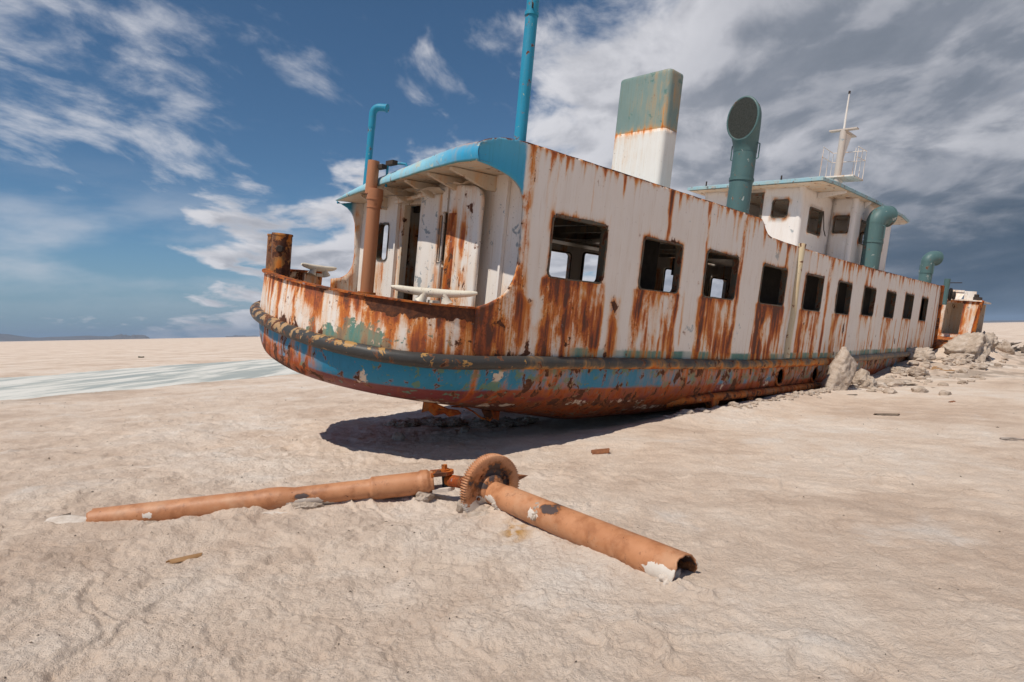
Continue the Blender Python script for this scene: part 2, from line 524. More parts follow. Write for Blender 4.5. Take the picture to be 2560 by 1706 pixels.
simple('rust_flake', [(0.3, (0.12, 0.04, 0.02)), (0.7, (0.34, 0.14, 0.06))], 18)
simple('hill_rock', [(0.3, (0.10, 0.085, 0.075)), (0.7, (0.19, 0.16, 0.14))], 0.002, 0.95, 0.2)
simple('mesh_dark', [(0.3, (0.03, 0.035, 0.032)), (0.7, (0.09, 0.095, 0.085))], 30)


def shaft_mat():
    """primer-orange painted shaft tube: chips, salt splash low down, rust freckles"""
    m, t = new_mat('shaft_orange')
    co = t.n('ShaderNodeTexCoord').outputs['Object']
    big = t.noise(co, 2.5, 5, 0.6); fin = t.noise(co, 60, 6, 0.65); fr = t.noise(co, 34, 4, 0.7)
    col = t.mix(t.ss(big, 0.35, 0.7), (0.44, 0.185, 0.08), (0.54, 0.25, 0.12))
    col = t.mix(t.m('MULTIPLY', t.ss(t.noise(co, 7, 6, 0.6), 0.46, 0.68), 0.7), col, (0.30, 0.11, 0.04))
    col = t.mix(t.m('MULTIPLY', t.ss(t.noise(t.map(co, loc=(4, 4, 4)), 3.3, 8, 0.68), 0.50, 0.66), 0.25), col, (0.58, 0.40, 0.26))
    col = t.mix(t.m('MULTIPLY', t.ss(t.noise(t.map(co, loc=(7, 1, 4)), 11, 8, 0.7), 0.58, 0.68), 0.45), col, (0.17, 0.07, 0.035))
    col = t.mix(t.ss(fr, 0.655, 0.70), col, (0.10, 0.035, 0.02))
    wear = t.attr('bare').outputs['Fac']
    wn = t.m('ADD', wear, t.m('MULTIPLY', t.m('SUBTRACT', t.noise(co, 16, 8, 0.65), 0.5), 1.2))
    col = t.mix(t.ss(wn, 0.35, 0.52), col, (0.27, 0.10, 0.03))
    col = t.mix(t.ss(wn, 0.52, 0.58), col, (0.075, 0.05, 0.045))
    sl = t.m('ADD', t.attr('salt').outputs['Fac'], t.m('MULTIPLY', t.m('SUBTRACT', t.noise(co, 20, 7, 0.62), 0.5), 1.9))
    col = t.mix(t.ss(sl, 0.47, 0.54), col, t.mix(fr, (0.62, 0.53, 0.44), (0.76, 0.71, 0.65)))
    finish(t, m, col, t.m('ADD', 0.42, t.m('MULTIPLY', fin, 0.25)), t.m('ADD', t.m('ADD', fin, t.m('MULTIPLY', t.ss(sl, 0.45, 0.55), 2.0)), t.m('MULTIPLY', t.ss(wn, 0.5, 0.58), -2.0)), 0.35, 0.003, spec=0.45)


shaft_mat()


def ground_mat():
    m, t = new_mat('salt_ground')
    geo = t.n('ShaderNodeNewGeometry').outputs['Position']
    b = t.noise(geo, 0.35, 6, 0.6, 0.3); md = t.noise(geo, 2.3, 8, 0.62, 0.3)
    fn = t.noise(geo, 21, 8, 0.68); gr = t.noise(geo, 140, 4, 0.6)
    col = t.ramp(t.m('ADD', t.m('MULTIPLY', md, 0.62), t.m('MULTIPLY', t.ss(b, 0.30, 0.70), 0.38)),
                 [(0.30, (0.54, 0.41, 0.318)), (0.48, (0.665, 0.53, 0.424)), (0.62, (0.72, 0.60, 0.50)), (0.75, (0.76, 0.67, 0.585))])
    f2 = t.noise(t.map(geo, (1, 1.2, 1)), 46, 6, 0.66, 0.3)
    col = t.mix(t.ss(fn, 0.52, 0.76, 0.0, 0.30), col, (0.40, 0.31, 0.24))
    col = t.mix(t.ss(f2, 0.57, 0.72, 0.0, 0.32), col, (0.37, 0.285, 0.22))
    col = t.mix(t.ss(f2, 0.45, 0.32, 0.0, 0.35), col, (0.72, 0.65, 0.58))
    # pale dry salt bloom and grey-green damp stains
    bl = t.noise(t.map(geo, (1, 1, 1), loc=(5, 3, 0)), 0.9, 7, 0.6, 0.4)
    col = t.mix(t.ss(bl, 0.58, 0.74, 0.0, 0.55), col, (0.70, 0.65, 0.60))
    gs = t.m('MULTIPLY', t.ss(t.noise(t.map(geo, loc=(2, 9, 0)), 0.55, 4, 0.5), 0.60, 0.72), t.ss(t.noise(geo, 9, 6, 0.7), 0.50, 0.68))
    col = t.mix(t.m('MULTIPLY', gs, 0.42), col, (0.22, 0.215, 0.19))
    # speckles of grit
    spk = t.noise(geo, 33, 3, 0.6)
    col = t.mix(t.ss(spk, 0.735, 0.78, 0.0, 0.75), col, (0.11, 0.075, 0.055))
    col = t.mix(t.attr('stain').outputs['Fac'], col, (0.50, 0.25, 0.045))
    col = t.mix(t.attr('damp').outputs['Fac'], col, (0.30, 0.235, 0.185))
    h = t.m('ADD', t.m('MULTIPLY', fn, t.ss(b, 0.35, 0.65, 0.5, 1.2)), t.m('ADD', t.m('MULTIPLY', gr, 0.30), t.m('ADD', t.m('MULTIPLY', f2, -0.75), t.m('MULTIPLY', md, 1.2))))
    finish(t, m, col, 0.92, h, 1.0, 0.024, spec=0.15)


ground_mat()


def water_mat():
    m, t = new_mat('brine')
    geo = t.n('ShaderNodeNewGeometry').outputs['Position']
    a = math.radians(29)
    st = t.map(geo, (0.9, 0.16, 1), rot=(0, 0, a))
    n = t.noise(st, 1.1, 9, 0.66, 0.5); n2 = t.noise(t.map(geo, (0.25, 0.05, 1), rot=(0, 0, a)), 1.0, 5, 0.55)
    f = t.m('ADD', t.m('MULTIPLY', n, 0.72), t.m('MULTIPLY', n2, 0.32))
    k = t.ss(f, 0.44, 0.58)
    col = t.mix(k, (0.40, 0.415, 0.365), (0.66, 0.64, 0.585))
    rg = t.lin(k, 0, 1, 0.38, 0.85)
    finish(t, m, col, rg, t.noise(geo, 6, 4, 0.6), 0.12, 0.02, spec=0.4)


water_mat()

# ------------------------------------------------------------------ ground, water, hills
def chan(x, y):
    """distance into the brine channel from its near and far banks"""
    wob = 0.8 * fbm(x * 0.12, y * 0.12, 3) + 0.25 * fbm(x * 0.6, y * 0.6, 3)
    dn = (x + 12.6) * -0.875 + (y - 15.0) * 0.484 + wob
    df = (x + 24.2) * 0.951 + (y - 29.5) * -0.309 + 2.2 * wob
    return dn, df


def ledges(x, y, f, a, warp=0.5, sharp=0.02):
    q = fbm(x * f + warp * fbm(x * f * 1.7, y * f * 1.7, 2), y * f * 1.25 + warp * fbm(y * f * 1.5 + 9, x * f * 1.5, 2), 4, 0.52)
    t = 0.0
    for lv in (-0.34, -0.12, 0.08, 0.27):
        t = t + sst(q, lv - sharp, lv + sharp) * a
    return t


def gh(x, y):
    x = np.asarray(x, float); y = np.asarray(y, float)
    r = np.hypot(x, y)
    near = 1 / (1 + (r / 14.0) ** 2)
    z = 0.05 * fbm(x * 0.22, y * 0.22, 3) * sst(r, 2, 9) * (0.3 + 0.7 / (1 + (r / 40) ** 2))
    z = z + (0.020 * fbm(x * 0.9, y * 0.9, 4)) * (0.25 + near)
    z = z + (ledges(x, y, 0.55, 0.022) + ledges(x + 31, y - 12, 1.5, 0.008, 0.6, 0.03) - 0.045) * near * (0.45 + 0.55 * sst(-x, -1.5, 1.5))
    z = z + 0.020 * fbm(x * 4.2, y * 4.2, 4, 0.62) * near * (0.55 + 0.45 * sst(-x, -2.0, 1.0))
    z = z + 0.012 * fbm(x * 17, y * 17, 3, 0.7) * near * (0.6 + 0.4 * sst(-x, -2.0, 1.0))
    # fine ripples on the right hand flat
    rp = fbm(x * 2.2 + 0.8 * fbm(x, y, 2), y * 11 + 1.6 * fbm(x * 0.9, y * 0.9, 2), 2)
    z = z + 0.012 * rp * near * sst(x, 0.2, 2.5)
    # long low drift lines across the right
    dr = fbm(x * 0.22 + 3, y * 0.75 + 0.45 * x, 3)
    z = z + (0.05 * np.maximum(0, dr) + 0.012 * sst(dr, 0.06, 0.10) + 0.010 * sst(dr, -0.16, -0.12)) * sst(x, -0.3, 1.6) * near
    # broken low crust ridges in the left foreground
    rd = 1 - np.abs(fbm(x * 0.55 + 0.5 * y + 11, y * 0.5 - 0.3 * x, 4, 0.55)) / 0.05
    z = z + 0.034 * np.clip(rd, 0, 1) ** 1.5 * sst(fbm(x * 0.4 + 5, y * 0.4, 2), -0.05, 0.2) * near
    # hollow scoured out under the stern, low bank against the hull side
    z = z - 0.10 * np.exp(-(((x - 0.2) / 2.0) ** 2 + ((y - 10.2) / 1.3) ** 2))
    hx = (x + 0.092) * 0.7507 + (y - 7.204) * 0.6592; hy = -(x + 0.092) * 0.6498 + (y - 7.204) * 0.7487
    z = z + 0.02 * np.exp(-((hx - 6.5) / 3.0) ** 2 - (hy / 0.8) ** 2)
    z = z + 0.34 * sst(hx, 11, 19) * np.exp(-((hy - 0.6) / 1.5) ** 2) * (1 + 0.9 * fbm(x * 0.9, y * 0.9, 3))
    z = z + 0.5 * np.exp(-((hx - 22.6) / 1.4) ** 2 - ((hy - 0.3) / 1.0) ** 2)
    # the crust is built up against the shaft tubes and under the belting
    def seg(ax, ay, bx, by):
        t_ = np.clip(((x - ax) * (bx - ax) + (y - ay) * (by - ay)) / ((bx - ax) ** 2 + (by - ay) ** 2), 0, 1)
        return np.hypot(x - ax - t_ * (bx - ax), y - ay - t_ * (by - ay)), t_
    d_, t_ = seg(-3.7, 4.74, -0.75, 5.28); z = z + (0.016 + 0.032 * t_) * np.exp(-(d_ / 0.14) ** 2)
    d_, t_ = seg(-0.2, 5.0, 0.98, 3.52); z = z + (0.05 - 0.035 * t_) * np.exp(-(d_ / 0.15) ** 2)
    z = z + 0.10 * band(hx, 2.8, 10.5, 1.0) * np.exp(-((hy + 0.05) / 0.42) ** 2)
    z = z + 0.03 * np.exp(-(((x + 3.7) / 0.6) ** 2 + ((y - 4.75) / 0.25) ** 2))
    dn, df = chan(x, y)
    z = z - 0.30 * sst(dn, -0.2, 2.6) * sst(df, 0.0, 7.0)
    z = z * (1 - sst(r, 300, 900))
    return z


def build_ground():
    rad = np.concatenate([[0.0], np.geomspace(0.35, 2.0, 60)[:-1], np.geomspace(2.0, 14.0, 470)[:-1],
                          np.geomspace(14.0, 90.0, 150)[:-1], np.geomspace(90, 24000, 60)])
    fw = np.radians(np.concatenate([np.linspace(-58, 58, 760), np.linspace(60, 300, 110)]))
    R_, A_ = np.meshgrid(rad, fw, indexing='ij')
    X = R_ * np.sin(A_); Y = R_ * np.cos(A_)
    Z = gh(X, Y)
    V = np.stack([X, Y, Z], -1).reshape(-1, 3)
    nr, na = X.shape
    i, j = np.meshgrid(np.arange(nr - 1), np.arange(na), indexing='ij')
    j2 = (j + 1) % na
    F = np.stack([i * na + j, (i + 1) * na + j, (i + 1) * na + j2, i * na + j2], -1).reshape(-1, 4)
    x, y = V[:, 0], V[:, 1]
    st = 0.95 * np.exp(-(((x - 0.0) / 0.10) ** 2 + ((y - 4.44) / 0.16) ** 2)) * sst(fbm(x * 9, y * 9, 4, 0.6), -0.25, 0.3)
    dn, df = chan(x, y)
    dm = 0.55 * sst(dn, -0.9, 0.15) * sst(df, 0, 2) * (1 - sst(dn, 4, 9)) * sst(fbm(x * 0.8, y * 0.8, 3), -0.4, 0.3)
    hx = (x + 0.092) * 0.7507 + (y - 7.204) * 0.6592; hy = -(x + 0.092) * 0.6498 + (y - 7.204) * 0.7487
    dm = np.maximum(dm, 0.75 * sst(hx, 12, 16) * np.exp(-((hy + 1.3) / 1.5) ** 2) * sst(fbm(x * 1.2, y * 1.2, 4, 0.6), -0.12, 0.25))
    o = mk('ground', V, F[:, ::-1], 'salt_ground', smooth=True, attrs={'stain': st, 'damp': dm})
    o['kind'] = 'structure'
    return o


build_ground()

wv = [(-400, -60, -0.105), (60, -60, -0.105), (60, 400, -0.105), (-400, 400, -0.105)]


def build_water():
    # a sheet that follows the channel
    S = []
    for k in np.linspace(-60, 90, 60):
        bx, by = -12.6 + 0.484 * k, 15.0 + 0.875 * k
        fx, fy = -24.2 + 0.309 * k, 29.5 + 0.951 * k
        S.append(((bx + 1.6, by - 0.9), (fx - 4.5, fy + 1.5)))
    V = [(p[0], p[1], -0.105) for a in S for p in a]
    F = [(2 * i, 2 * i + 2, 2 * i + 3, 2 * i + 1) for i in range(len(S) - 1)]
    o = mk('water', np.array(V), F, 'brine'); o['kind'] = 'structure'


build_water()


def ridge(az0, az1, dist, hfun, depth, n=90):
    V = []; F = []
    for k in range(n + 1):
        t = k / n; a = math.radians(az0 + (az1 - az0) * t); h = hfun(t)
        for q, (dd, hh) in enumerate(((0, -30), (0.25, 0.45), (0.5, 1.0), (0.8, 0.55), (1.0, -0.2))):
            rr = dist + depth * dd
            jit = 1 + 0.12 * math.sin(k * 0.7 + q * 2.1)
            V.append((rr * math.sin(a), rr * math.cos(a), hh if hh < -5 else h * hh * jit if 0 < q < 4 and q != 2 else h * hh))
    for k in range(n):
        for q in range(4):
            F.append((k * 5 + q, k * 5 + 5 + q, k * 5 + 6 + q, k * 5 + 1 + q))
    return V, F


def build_hills():
    def prof(seed, pw=0.5):
        def f(t):
            e = (4 * t * (1 - t)) ** pw
            return e * (0.62 + 0.55 * float(fbm(np.array([t * 5 + seed]), np.array([seed * 1.3]), 4)[0]))
        return f
    spec = [(-62, -32.4, 11000, 165, 0.45, 3.3), (-34.6, -31.2, 9500, 90, 0.4, 8.1), (-25.6, -23.0, 10500, 42, 0.25, 5.2),
            (-17.0, -14.6, 11500, 48, 0.3, 6.4), (-13.4, -12.0, 12000, 42, 0.3, 2.2), (33.0, 62.0, 12000, 75, 0.35, 1.9)]
    mb = MB()
    for a0, a1, d, h, pw, sd in spec:
        p = prof(sd, pw); V, F = ridge(a0, a1, d, lambda t: h * max(0.0, p(t)), 2500)
        mb.add(V, F)
    o = mb.build('hills', 'hill_rock', smooth=True); o['kind'] = 'structure'


build_hills()

# ------------------------------------------------------------------ the ship
ship = empty('beached_ship', 'rusting white and blue ferry stranded with its stern towards the camera', 'ship')
SHIP_M = Matrix(((0.75066, -0.64979, 0.11955, -0.092),
                 (0.65922, 0.74871, -0.06982, 7.2041),
                 (-0.04414, 0.13122, 0.99037, 1.09206), (0, 0, 0, 1)))
ship.matrix_world = SHIP_M          # ship frame: X forward, Y to port, Z up, origin at the after starboard corner on the rubbing rail
BEAM = 4.4
WIN = [(0.54, 1.60, 1.115, 1.905), (2.40, 3.41, 1.11, 1.875), (4.11, 5.17, 1.12, 1.885), (6.08, 7.14, 1.125, 1.86), (8.06, 9.03, 1.11, 1.87),
       (9.93, 10.87, 1.12, 1.88), (11.81, 12.79, 1.165, 1.90), (13.79, 14.79, 1.19, 1.93), (15.89, 16.97, 1.24, 2.00), (18.13, 19.22, 1.255, 2.035)]


PWIN = [(0.54, 1.12, 1.115, 1.905), WIN[1], (4.2, 5.45, 1.02, 1.90), (5.86, 6.75, 1.02, 1.98), (9.05, 9.95, 1.0, 1.92), (11.3, 12.1, 1.12, 1.88), (12.6, 13.3, 1.165, 1.9)] + WIN[7:]


def wy(X):
    """inward curve of the side towards the bow, and the first turn into the stern"""
    X = np.asarray(X, float)
    return 0.0028 * np.maximum(0, X - 3.4) ** 2 + np.where(X < 0, 0.055 * np.clip(-X, 0, 2) ** 2, 0)


def railz(X):
    return np.interp(X, [-3, 0, 6, 10, 12.3, 16, 22, 27], [0.05, 0.045, -0.02, 0.01, 0.08, 0.14, 0.19, 0.35])


SN, SM, SA, SX = 2.097, 3.33, 1.978, 0.019


def stern(th, inset=0.0, A=SA, zp=0.29):
    """plan of the rounded stern; th 0 = starboard, pi = port"""
    s = np.cos(th); Y = BEAM / 2 - s * (BEAM / 2 - inset)
    X = SX - A * (1 - np.abs(s) ** SN) ** (1 / SM)
    return X, Y, zp * Y / BEAM


def topz(X):
    return np.interp(X, [-0.674, -0.55, -0.35, 0.0, 5.76, 5.86, 6.0, 6.12, 6.28, 6.6, 6.95, 9.4, 12.2, 16.5, 21.3],
                     [2.49, 2.56, 2.615, 2.645, 2.65, 2.61, 2.48, 2.41, 2.375, 2.362, 2.355, 2.345, 2.38, 2.47, 2.62])


XEND = 21.3
ARC = [(-0.66, 2.29), (-0.50, 2.275), (-0.37, 2.25), (-0.22, 2.215), (-0.11, 2.17), (-0.02, 2.105), (0.03, 2.02), (0.052, 1.90), (0.06, 1.71),
       (0.06, 1.40), (0.058, 1.23), (0.045, 1.12), (0.01, 1.02), (-0.05, 0.93), (-0.12, 0.855), (-0.22, 0.785), (-0.34, 0.725), (-0.5, 0.672)]


def wall_fields(X, Z, port=False):
    n1 = fbm(X * 3.1, Z * 1.3, 4); n2 = fbm(X * 9.0 + 40, Z * 0.7, 3); n3 = fbm(X * 2.2 + 7, Z * 2.2, 4)
    stain = np.zeros_like(X); bare = np.full_like(X, -0.13); under = np.full_like(X, -0.16)
    tz = topz(X); rz = railz(X)
    # runs from the top edge
    d = tz - Z
    ln = 0.05 + 0.26 * np.clip(0.2 + 1.9 * n2, 0, 1.6)
    stain += (0.75 * np.exp(-d / ln) + 0.25 * np.exp(-d / 0.04)) * (0.55 + 0.9 * np.clip(0.4 + n2 * 1.6, 0, 1)) * sst(X, -0.1, 0.25)
    bare += 0.62 * np.exp(-d / 0.012) + 0.22 * np.exp(-d / 0.05)
    # under and round each window
    amt = [1.55, 1.2, 1.1, 1.55, 0.95, 0.70, 0.58, 0.52, 0.48, 0.58]
    for (x0, x1, z0, z1), k in zip(WIN, amt):
        wob = 0.14 * n1 + 0.06 * n3
        inx = band(X, x0 - 0.06 + wob, x1 + 0.02 + wob, 0.09) * np.clip(0.85 + 0.9 * n1, 0.25, 1.3)
        dz = z0 - Z
        below = sst(dz, -0.02, 0.02)
        stain += k * inx * below * np.exp(-np.maximum(dz, 0) / 2.6) * (0.80 + 0.75 * n2)
        stain += 0.35 * k * band(X, x0 - 0.10, x0 + 0.12, 0.05) * below            # darker run off the after corner
        stain += 0.22 * k * gauss(X, x1 + 0.02, 0.05) * below
        # rust glow hugging the opening
        qx = np.maximum(np.maximum(x0 - X, X - x1), 0); qz = np.maximum(np.maximum(z0 - Z, Z - z1), 0)
        dd = np.hypot(qx, qz)
        stain += 0.62 * np.exp(-dd / 0.035) + 0.20 * np.exp(-dd / 0.10)
        bare += 0.50 * np.exp(-dd / 0.014) * sst(n3, -0.5, 0.2)
    # welded seams with long runs
    for xs, zt, zb, a, w in ((2.98, 2.7, 1.9, 0.85, 0.075), (4.06, 2.6, 1.9, 0.75, 0.045), (5.23, 2.55, 0.1, 0.95, 0.075), (5.0, 2.7, 2.1, 0.4, 0.04), (7.02, 2.4, 0.1, 0.75, 0.04),
                            (7.42, 2.3, 0.1, 0.4, 0.06), (9.36, 2.4, 0.1, 0.95, 0.075), (9.62, 1.5, 0.1, 0.4, 0.06), (11.95, 2.4, 1.8, 0.8, 0.06), (12.25, 2.4, 1.9, 0.6, 0.03), (20.55, 2.7, 0.1, 0.9, 0.05),
                            (21.15, 2.7, 0.1, 0.8, 0.10), (0.13, 2.65, 0.0, 0.65, 0.07), (1.93, 0.95, 0.1, 0.8, 0.12), (0.30, 0.8, 0.1, 0.55, 0.09), (3.62, 1.2, 0.3, 0.45, 0.035),
                            (10.95, 1.3, 0.1, 0.5, 0.08), (13.1, 1.5, 0.1, 0.5, 0.05), (15.2, 1.2, 0.1, 0.55, 0.06), (17.5, 1.0, 0.1, 0.6, 0.06), (19.6, 1.3, 0.1, 0.6, 0.08)):
        xc = xs + 0.05 * fbm(Z * 1.5 + xs * 7, Z * 0 + xs, 3)
        stain += a * gauss(X, xc, w) * band(Z, zb, zt, 0.08)
    # general soot and runs low down
    lo = Z - rz
    stain += 0.42 * np.exp(-lo / 0.55) * np.clip(0.45 + 1.5 * n2, 0, 1.2)
    stain += 0.30 * sst(X, 10, 20) * np.exp(-lo / 0.5)
    bare += 0.72 * np.exp(-lo / 0.045) + 0.30 * np.exp(-lo / 0.13)
    # after corner next to the big opening
    ar = np.array(ARC); da = np.min(np.hypot(X[:, None] - ar[None, :, 0], Z[:, None] - ar[None, :, 1]), axis=1) if len(X) < 60000 else np.full_like(X, 9)
    near = X < 1.0
    dn = np.full_like(X, 9.0)
    dn[near] = np.min(np.hypot(X[near][:, None] - ar[None, :, 0], Z[near][:, None] - ar[None, :, 1]), axis=1)
    stain += 0.85 * np.exp(-dn / 0.05) * (Z < 2.1) + 0.95 * np.exp(-dn / 0.30) * (1 - sst(Z, 0.75, 1.35)) * sst(-X, -0.5, 0.0)
    stain += 0.85 * (1 - sst(Z, 0.55, 1.0)) * (1 - sst(X, -0.15, 0.16))
    bare += 0.55 * np.exp(-dn / 0.022) * (Z < 1.9)
    bare += 0.52 * gauss(X, -0.1, 0.22) * gauss(Z, 0.52, 0.11) + 0.5 * gauss(X, 0.02, 0.18) * gauss(Z, 0.13, 0.10)
    # single flaked spots seen on the side
    for cx, cz, a, b, k in ((1.92, 0.80, 0.09, 0.17, 0.82), (1.80, 0.30, 0.06, 0.2, 0.5), (3.75, 0.52, 0.06, 0.06, 0.7), (0.28, 0.80, 0.07, 0.05, 0.7), (0.33, 0.22, 0.05, 0.12, 0.55), (5.3, 0.45, 0.05, 0.09, 0.6), (0.18, 2.25, 0.03, 0.10, 0.75),
                            (1.05, 0.32, 0.08, 0.10, 0.55), (7.2, 0.5, 0.05, 0.2, 0.5), (10.7, 0.75, 0.05, 0.16, 0.6), (13.4, 0.55, 0.06, 0.2, 0.55), (15.4, 0.5, 0.08, 0.12, 0.6), (17.7, 0.5, 0.06, 0.2, 0.6), (4.15, 2.47, 0.04, 0.05, 0.7)):
        bare += k * gauss(X, cx, a) * gauss(Z, cz, b)
    for cx, cz, a, b, k in ((1.92, 0.85, 0.20, 0.26, 0.55), (3.85, 0.55, 0.16, 0.14, 0.62), (6.55, 2.08, 0.34, 0.16, 0.52), (5.45, 0.5, 0.12, 0.2, 0.5), (0.06, 1.35, 0.05, 0.35, 0.55), (7.35, 2.05, 0.05, 0.2, 0.6),
                            (1.05, 0.45, 0.25, 0.2, 0.30), (8.6, 0.35, 0.4, 0.15, 0.3), (12.3, 0.45, 0.3, 0.15, 0.35)):
        under += k * gauss(X, cx, a) * gauss(Z, cz, b)
    # teal boot line just above the rail
    teal = band(Z, rz + 0.06, rz + 0.20, 0.012) * (0.5 + 0.5 * sst(fbm(X * 1.3 + 3, X * 0, 3), -0.15, 0.2))
    paint = np.empty((len(X), 3)); paint[:] = WHITE
    kt = (teal > 0.5) & (X > 1.1)
    soft = np.clip((teal - 0.3) * 2.5, 0, 1) * sst(X, 0.9, 1.3)
    paint = paint * (1 - soft[:, None]) + np.array(TEAL) * soft[:, None]
    stain *= (1 - 0.35 * soft)
    # blue painted after plate
    bl = (1 - sst(X + 0.03 * n1, -0.005, 0.02)) * sst(Z, 1.9, 1.98)
    lt = sst(Z, 2.25, 2.6)[:, None]
    bcol = np.array(BLUE) * (1 - 0.5 * lt) + np.array(LBLUE) * 0.5 * lt
    paint = paint * (1 - bl[:, None]) + bcol * bl[:, None]
    stain = stain * (1 - 0.8 * bl) + bl * 0.25 * np.exp(-d / 0.05)
    bare = bare - 0.1 * bl
    uc = np.empty((len(X), 3)); uc[:] = (0.42, 0.45, 0.46)
    lowm = sst(0.5 - Z, 0.0, 0.25)[:, None]
    uc = uc * (1 - 0.5 * lowm) + np.array(TEAL) * 0.5 * lowm
    return dict(stain=np.clip(stain, 0, 1.7), bare=bare, under=under), dict(paint=paint, under_c=uc)


def build_side(name, port):
    bot = [(x, float(railz(x)) + 0.02) for x in np.linspace(-0.5, 21.62, 60)]
    top = [(x, float(topz(x))) for x in np.concatenate([np.linspace(XEND, 7.2, 30), np.linspace(6.9, 5.7, 26), np.linspace(5.4, 0.0, 20), np.linspace(-0.08, -0.674, 12)])]
    outline = bot + top + ARC
    if port:
        bot = [(x, float(railz(x)) + 0.25) for x in np.linspace(-0.3, 21.62, 60)]
        top = [(x, float(topz(x)) - (0.50 * (1 - sst(x, -0.3, 1.2)) + 0.06)) for x in np.linspace(XEND, -0.29, 90)]
        outline = bot + top + [(-0.30, 2.10), (-0.20, 2.06), (-0.10, 2.02), (-0.02, 1.95), (0.03, 1.87), (0.06, 1.78), (0.07, 1.71), (0.09, 1.40), (0.095, 1.22), (0.085, 1.10), (0.06, 1.01), (0.01, 0.92), (-0.06, 0.86), (-0.14, 0.82), (-0.3, 0.79)]
    hol = [rrect(*w, 0.10) for w in (PWIN if port else WIN)]
    h = 0.03 if not port else 0.09
    xs = np.concatenate([np.arange(-0.66, 8.0, h), np.arange(8.0, 21.7, h * 1.5)]) if not port else np.arange(-0.66, 21.7, h)
    ys = np.arange(-0.05, 2.7, h)
    Q, T, L = sheet(outline, hol, xs, ys, h)
    X, Z = Q[:, 0], Q[:, 1]
    Y = wy(X)
    # buckled plating between frames
    dent = 0.007 * fbm(X * 1.9, Z * 0.8, 3) + 0.004 * np.sin(X * 2 * PI / 0.61 + 0.5)
    if not port:
        f = np.stack([X, Y + dent, Z], 1); b = np.stack([X, Y + dent + 0.035, Z], 1)
    else:
        f = np.stack([X, BEAM - Y + dent, Z], 1); b = np.stack([X, BEAM - Y + dent - 0.035, Z], 1)
        T = T[:, ::-1]; L = [l[::-1] for l in L]
    V, F = solid_sheet(f, b, T, L)
    at, co = wall_fields(X, Z)
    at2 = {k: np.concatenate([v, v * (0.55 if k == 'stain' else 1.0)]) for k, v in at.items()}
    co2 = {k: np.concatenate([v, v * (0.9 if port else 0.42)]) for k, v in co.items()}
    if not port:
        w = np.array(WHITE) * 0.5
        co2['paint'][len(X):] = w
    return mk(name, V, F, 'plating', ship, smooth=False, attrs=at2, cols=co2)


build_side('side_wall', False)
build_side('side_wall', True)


def frame_ring(x0, x1, z0, z1, ymap, y_front, y_back, thick=0.022, rag=0.010, r=0.10):
    out = rrect(x0 - 0.006, x1 + 0.006, z0 - 0.006, z1 + 0.006, r, 6)
    inn = rrect(x0 + thick, x1 - thick, z0 + thick * 0.7, z1 - thick, r * 0.72, 6)
    out = dense(out, 0.05) if False else out
    # densify both equally
    def dn(P, k=3):
        n = len(P)
        return [tuple(np.array(P[i]) + (np.array(P[(i + 1) % n]) - np.array(P[i])) * j / k) for i in range(n) for j in range(k)]
    out, inn = dn(out), dn(inn)
    n = len(out); V = []
    for (P, yy, rg) in ((out, y_front, rag), (inn, y_front, rag * 0.6), (inn, y_back, rag * 0.3), (out, y_back, 0)):
        for i, (a, b) in enumerate(P):
            a += random.uniform(-rg, rg); b += random.uniform(-rg, rg) * (1.6 if b > (z0 + z1) / 2 else 0.6)
            V.append((a, float(ymap(a)) + yy, b))
    F = []
    for k in range(4):
        k2 = (k + 1) % 4
        for i in range(n):
            i2 = (i + 1) % n
            F.append((k * n + i, k * n + i2, k2 * n + i2, k2 * n + i))
    return V, F


for i, w in enumerate(WIN):
    MB().add(*frame_ring(*w, wy, -0.012, 0.10)).build('window_frame', 'frame_rust', ship)
    MB().add(*frame_ring(*PWIN[i], lambda a: BEAM - wy(a), 0.012, -0.09, 0.03, 0.004)).build('window_frame', 'frame_rust', ship)


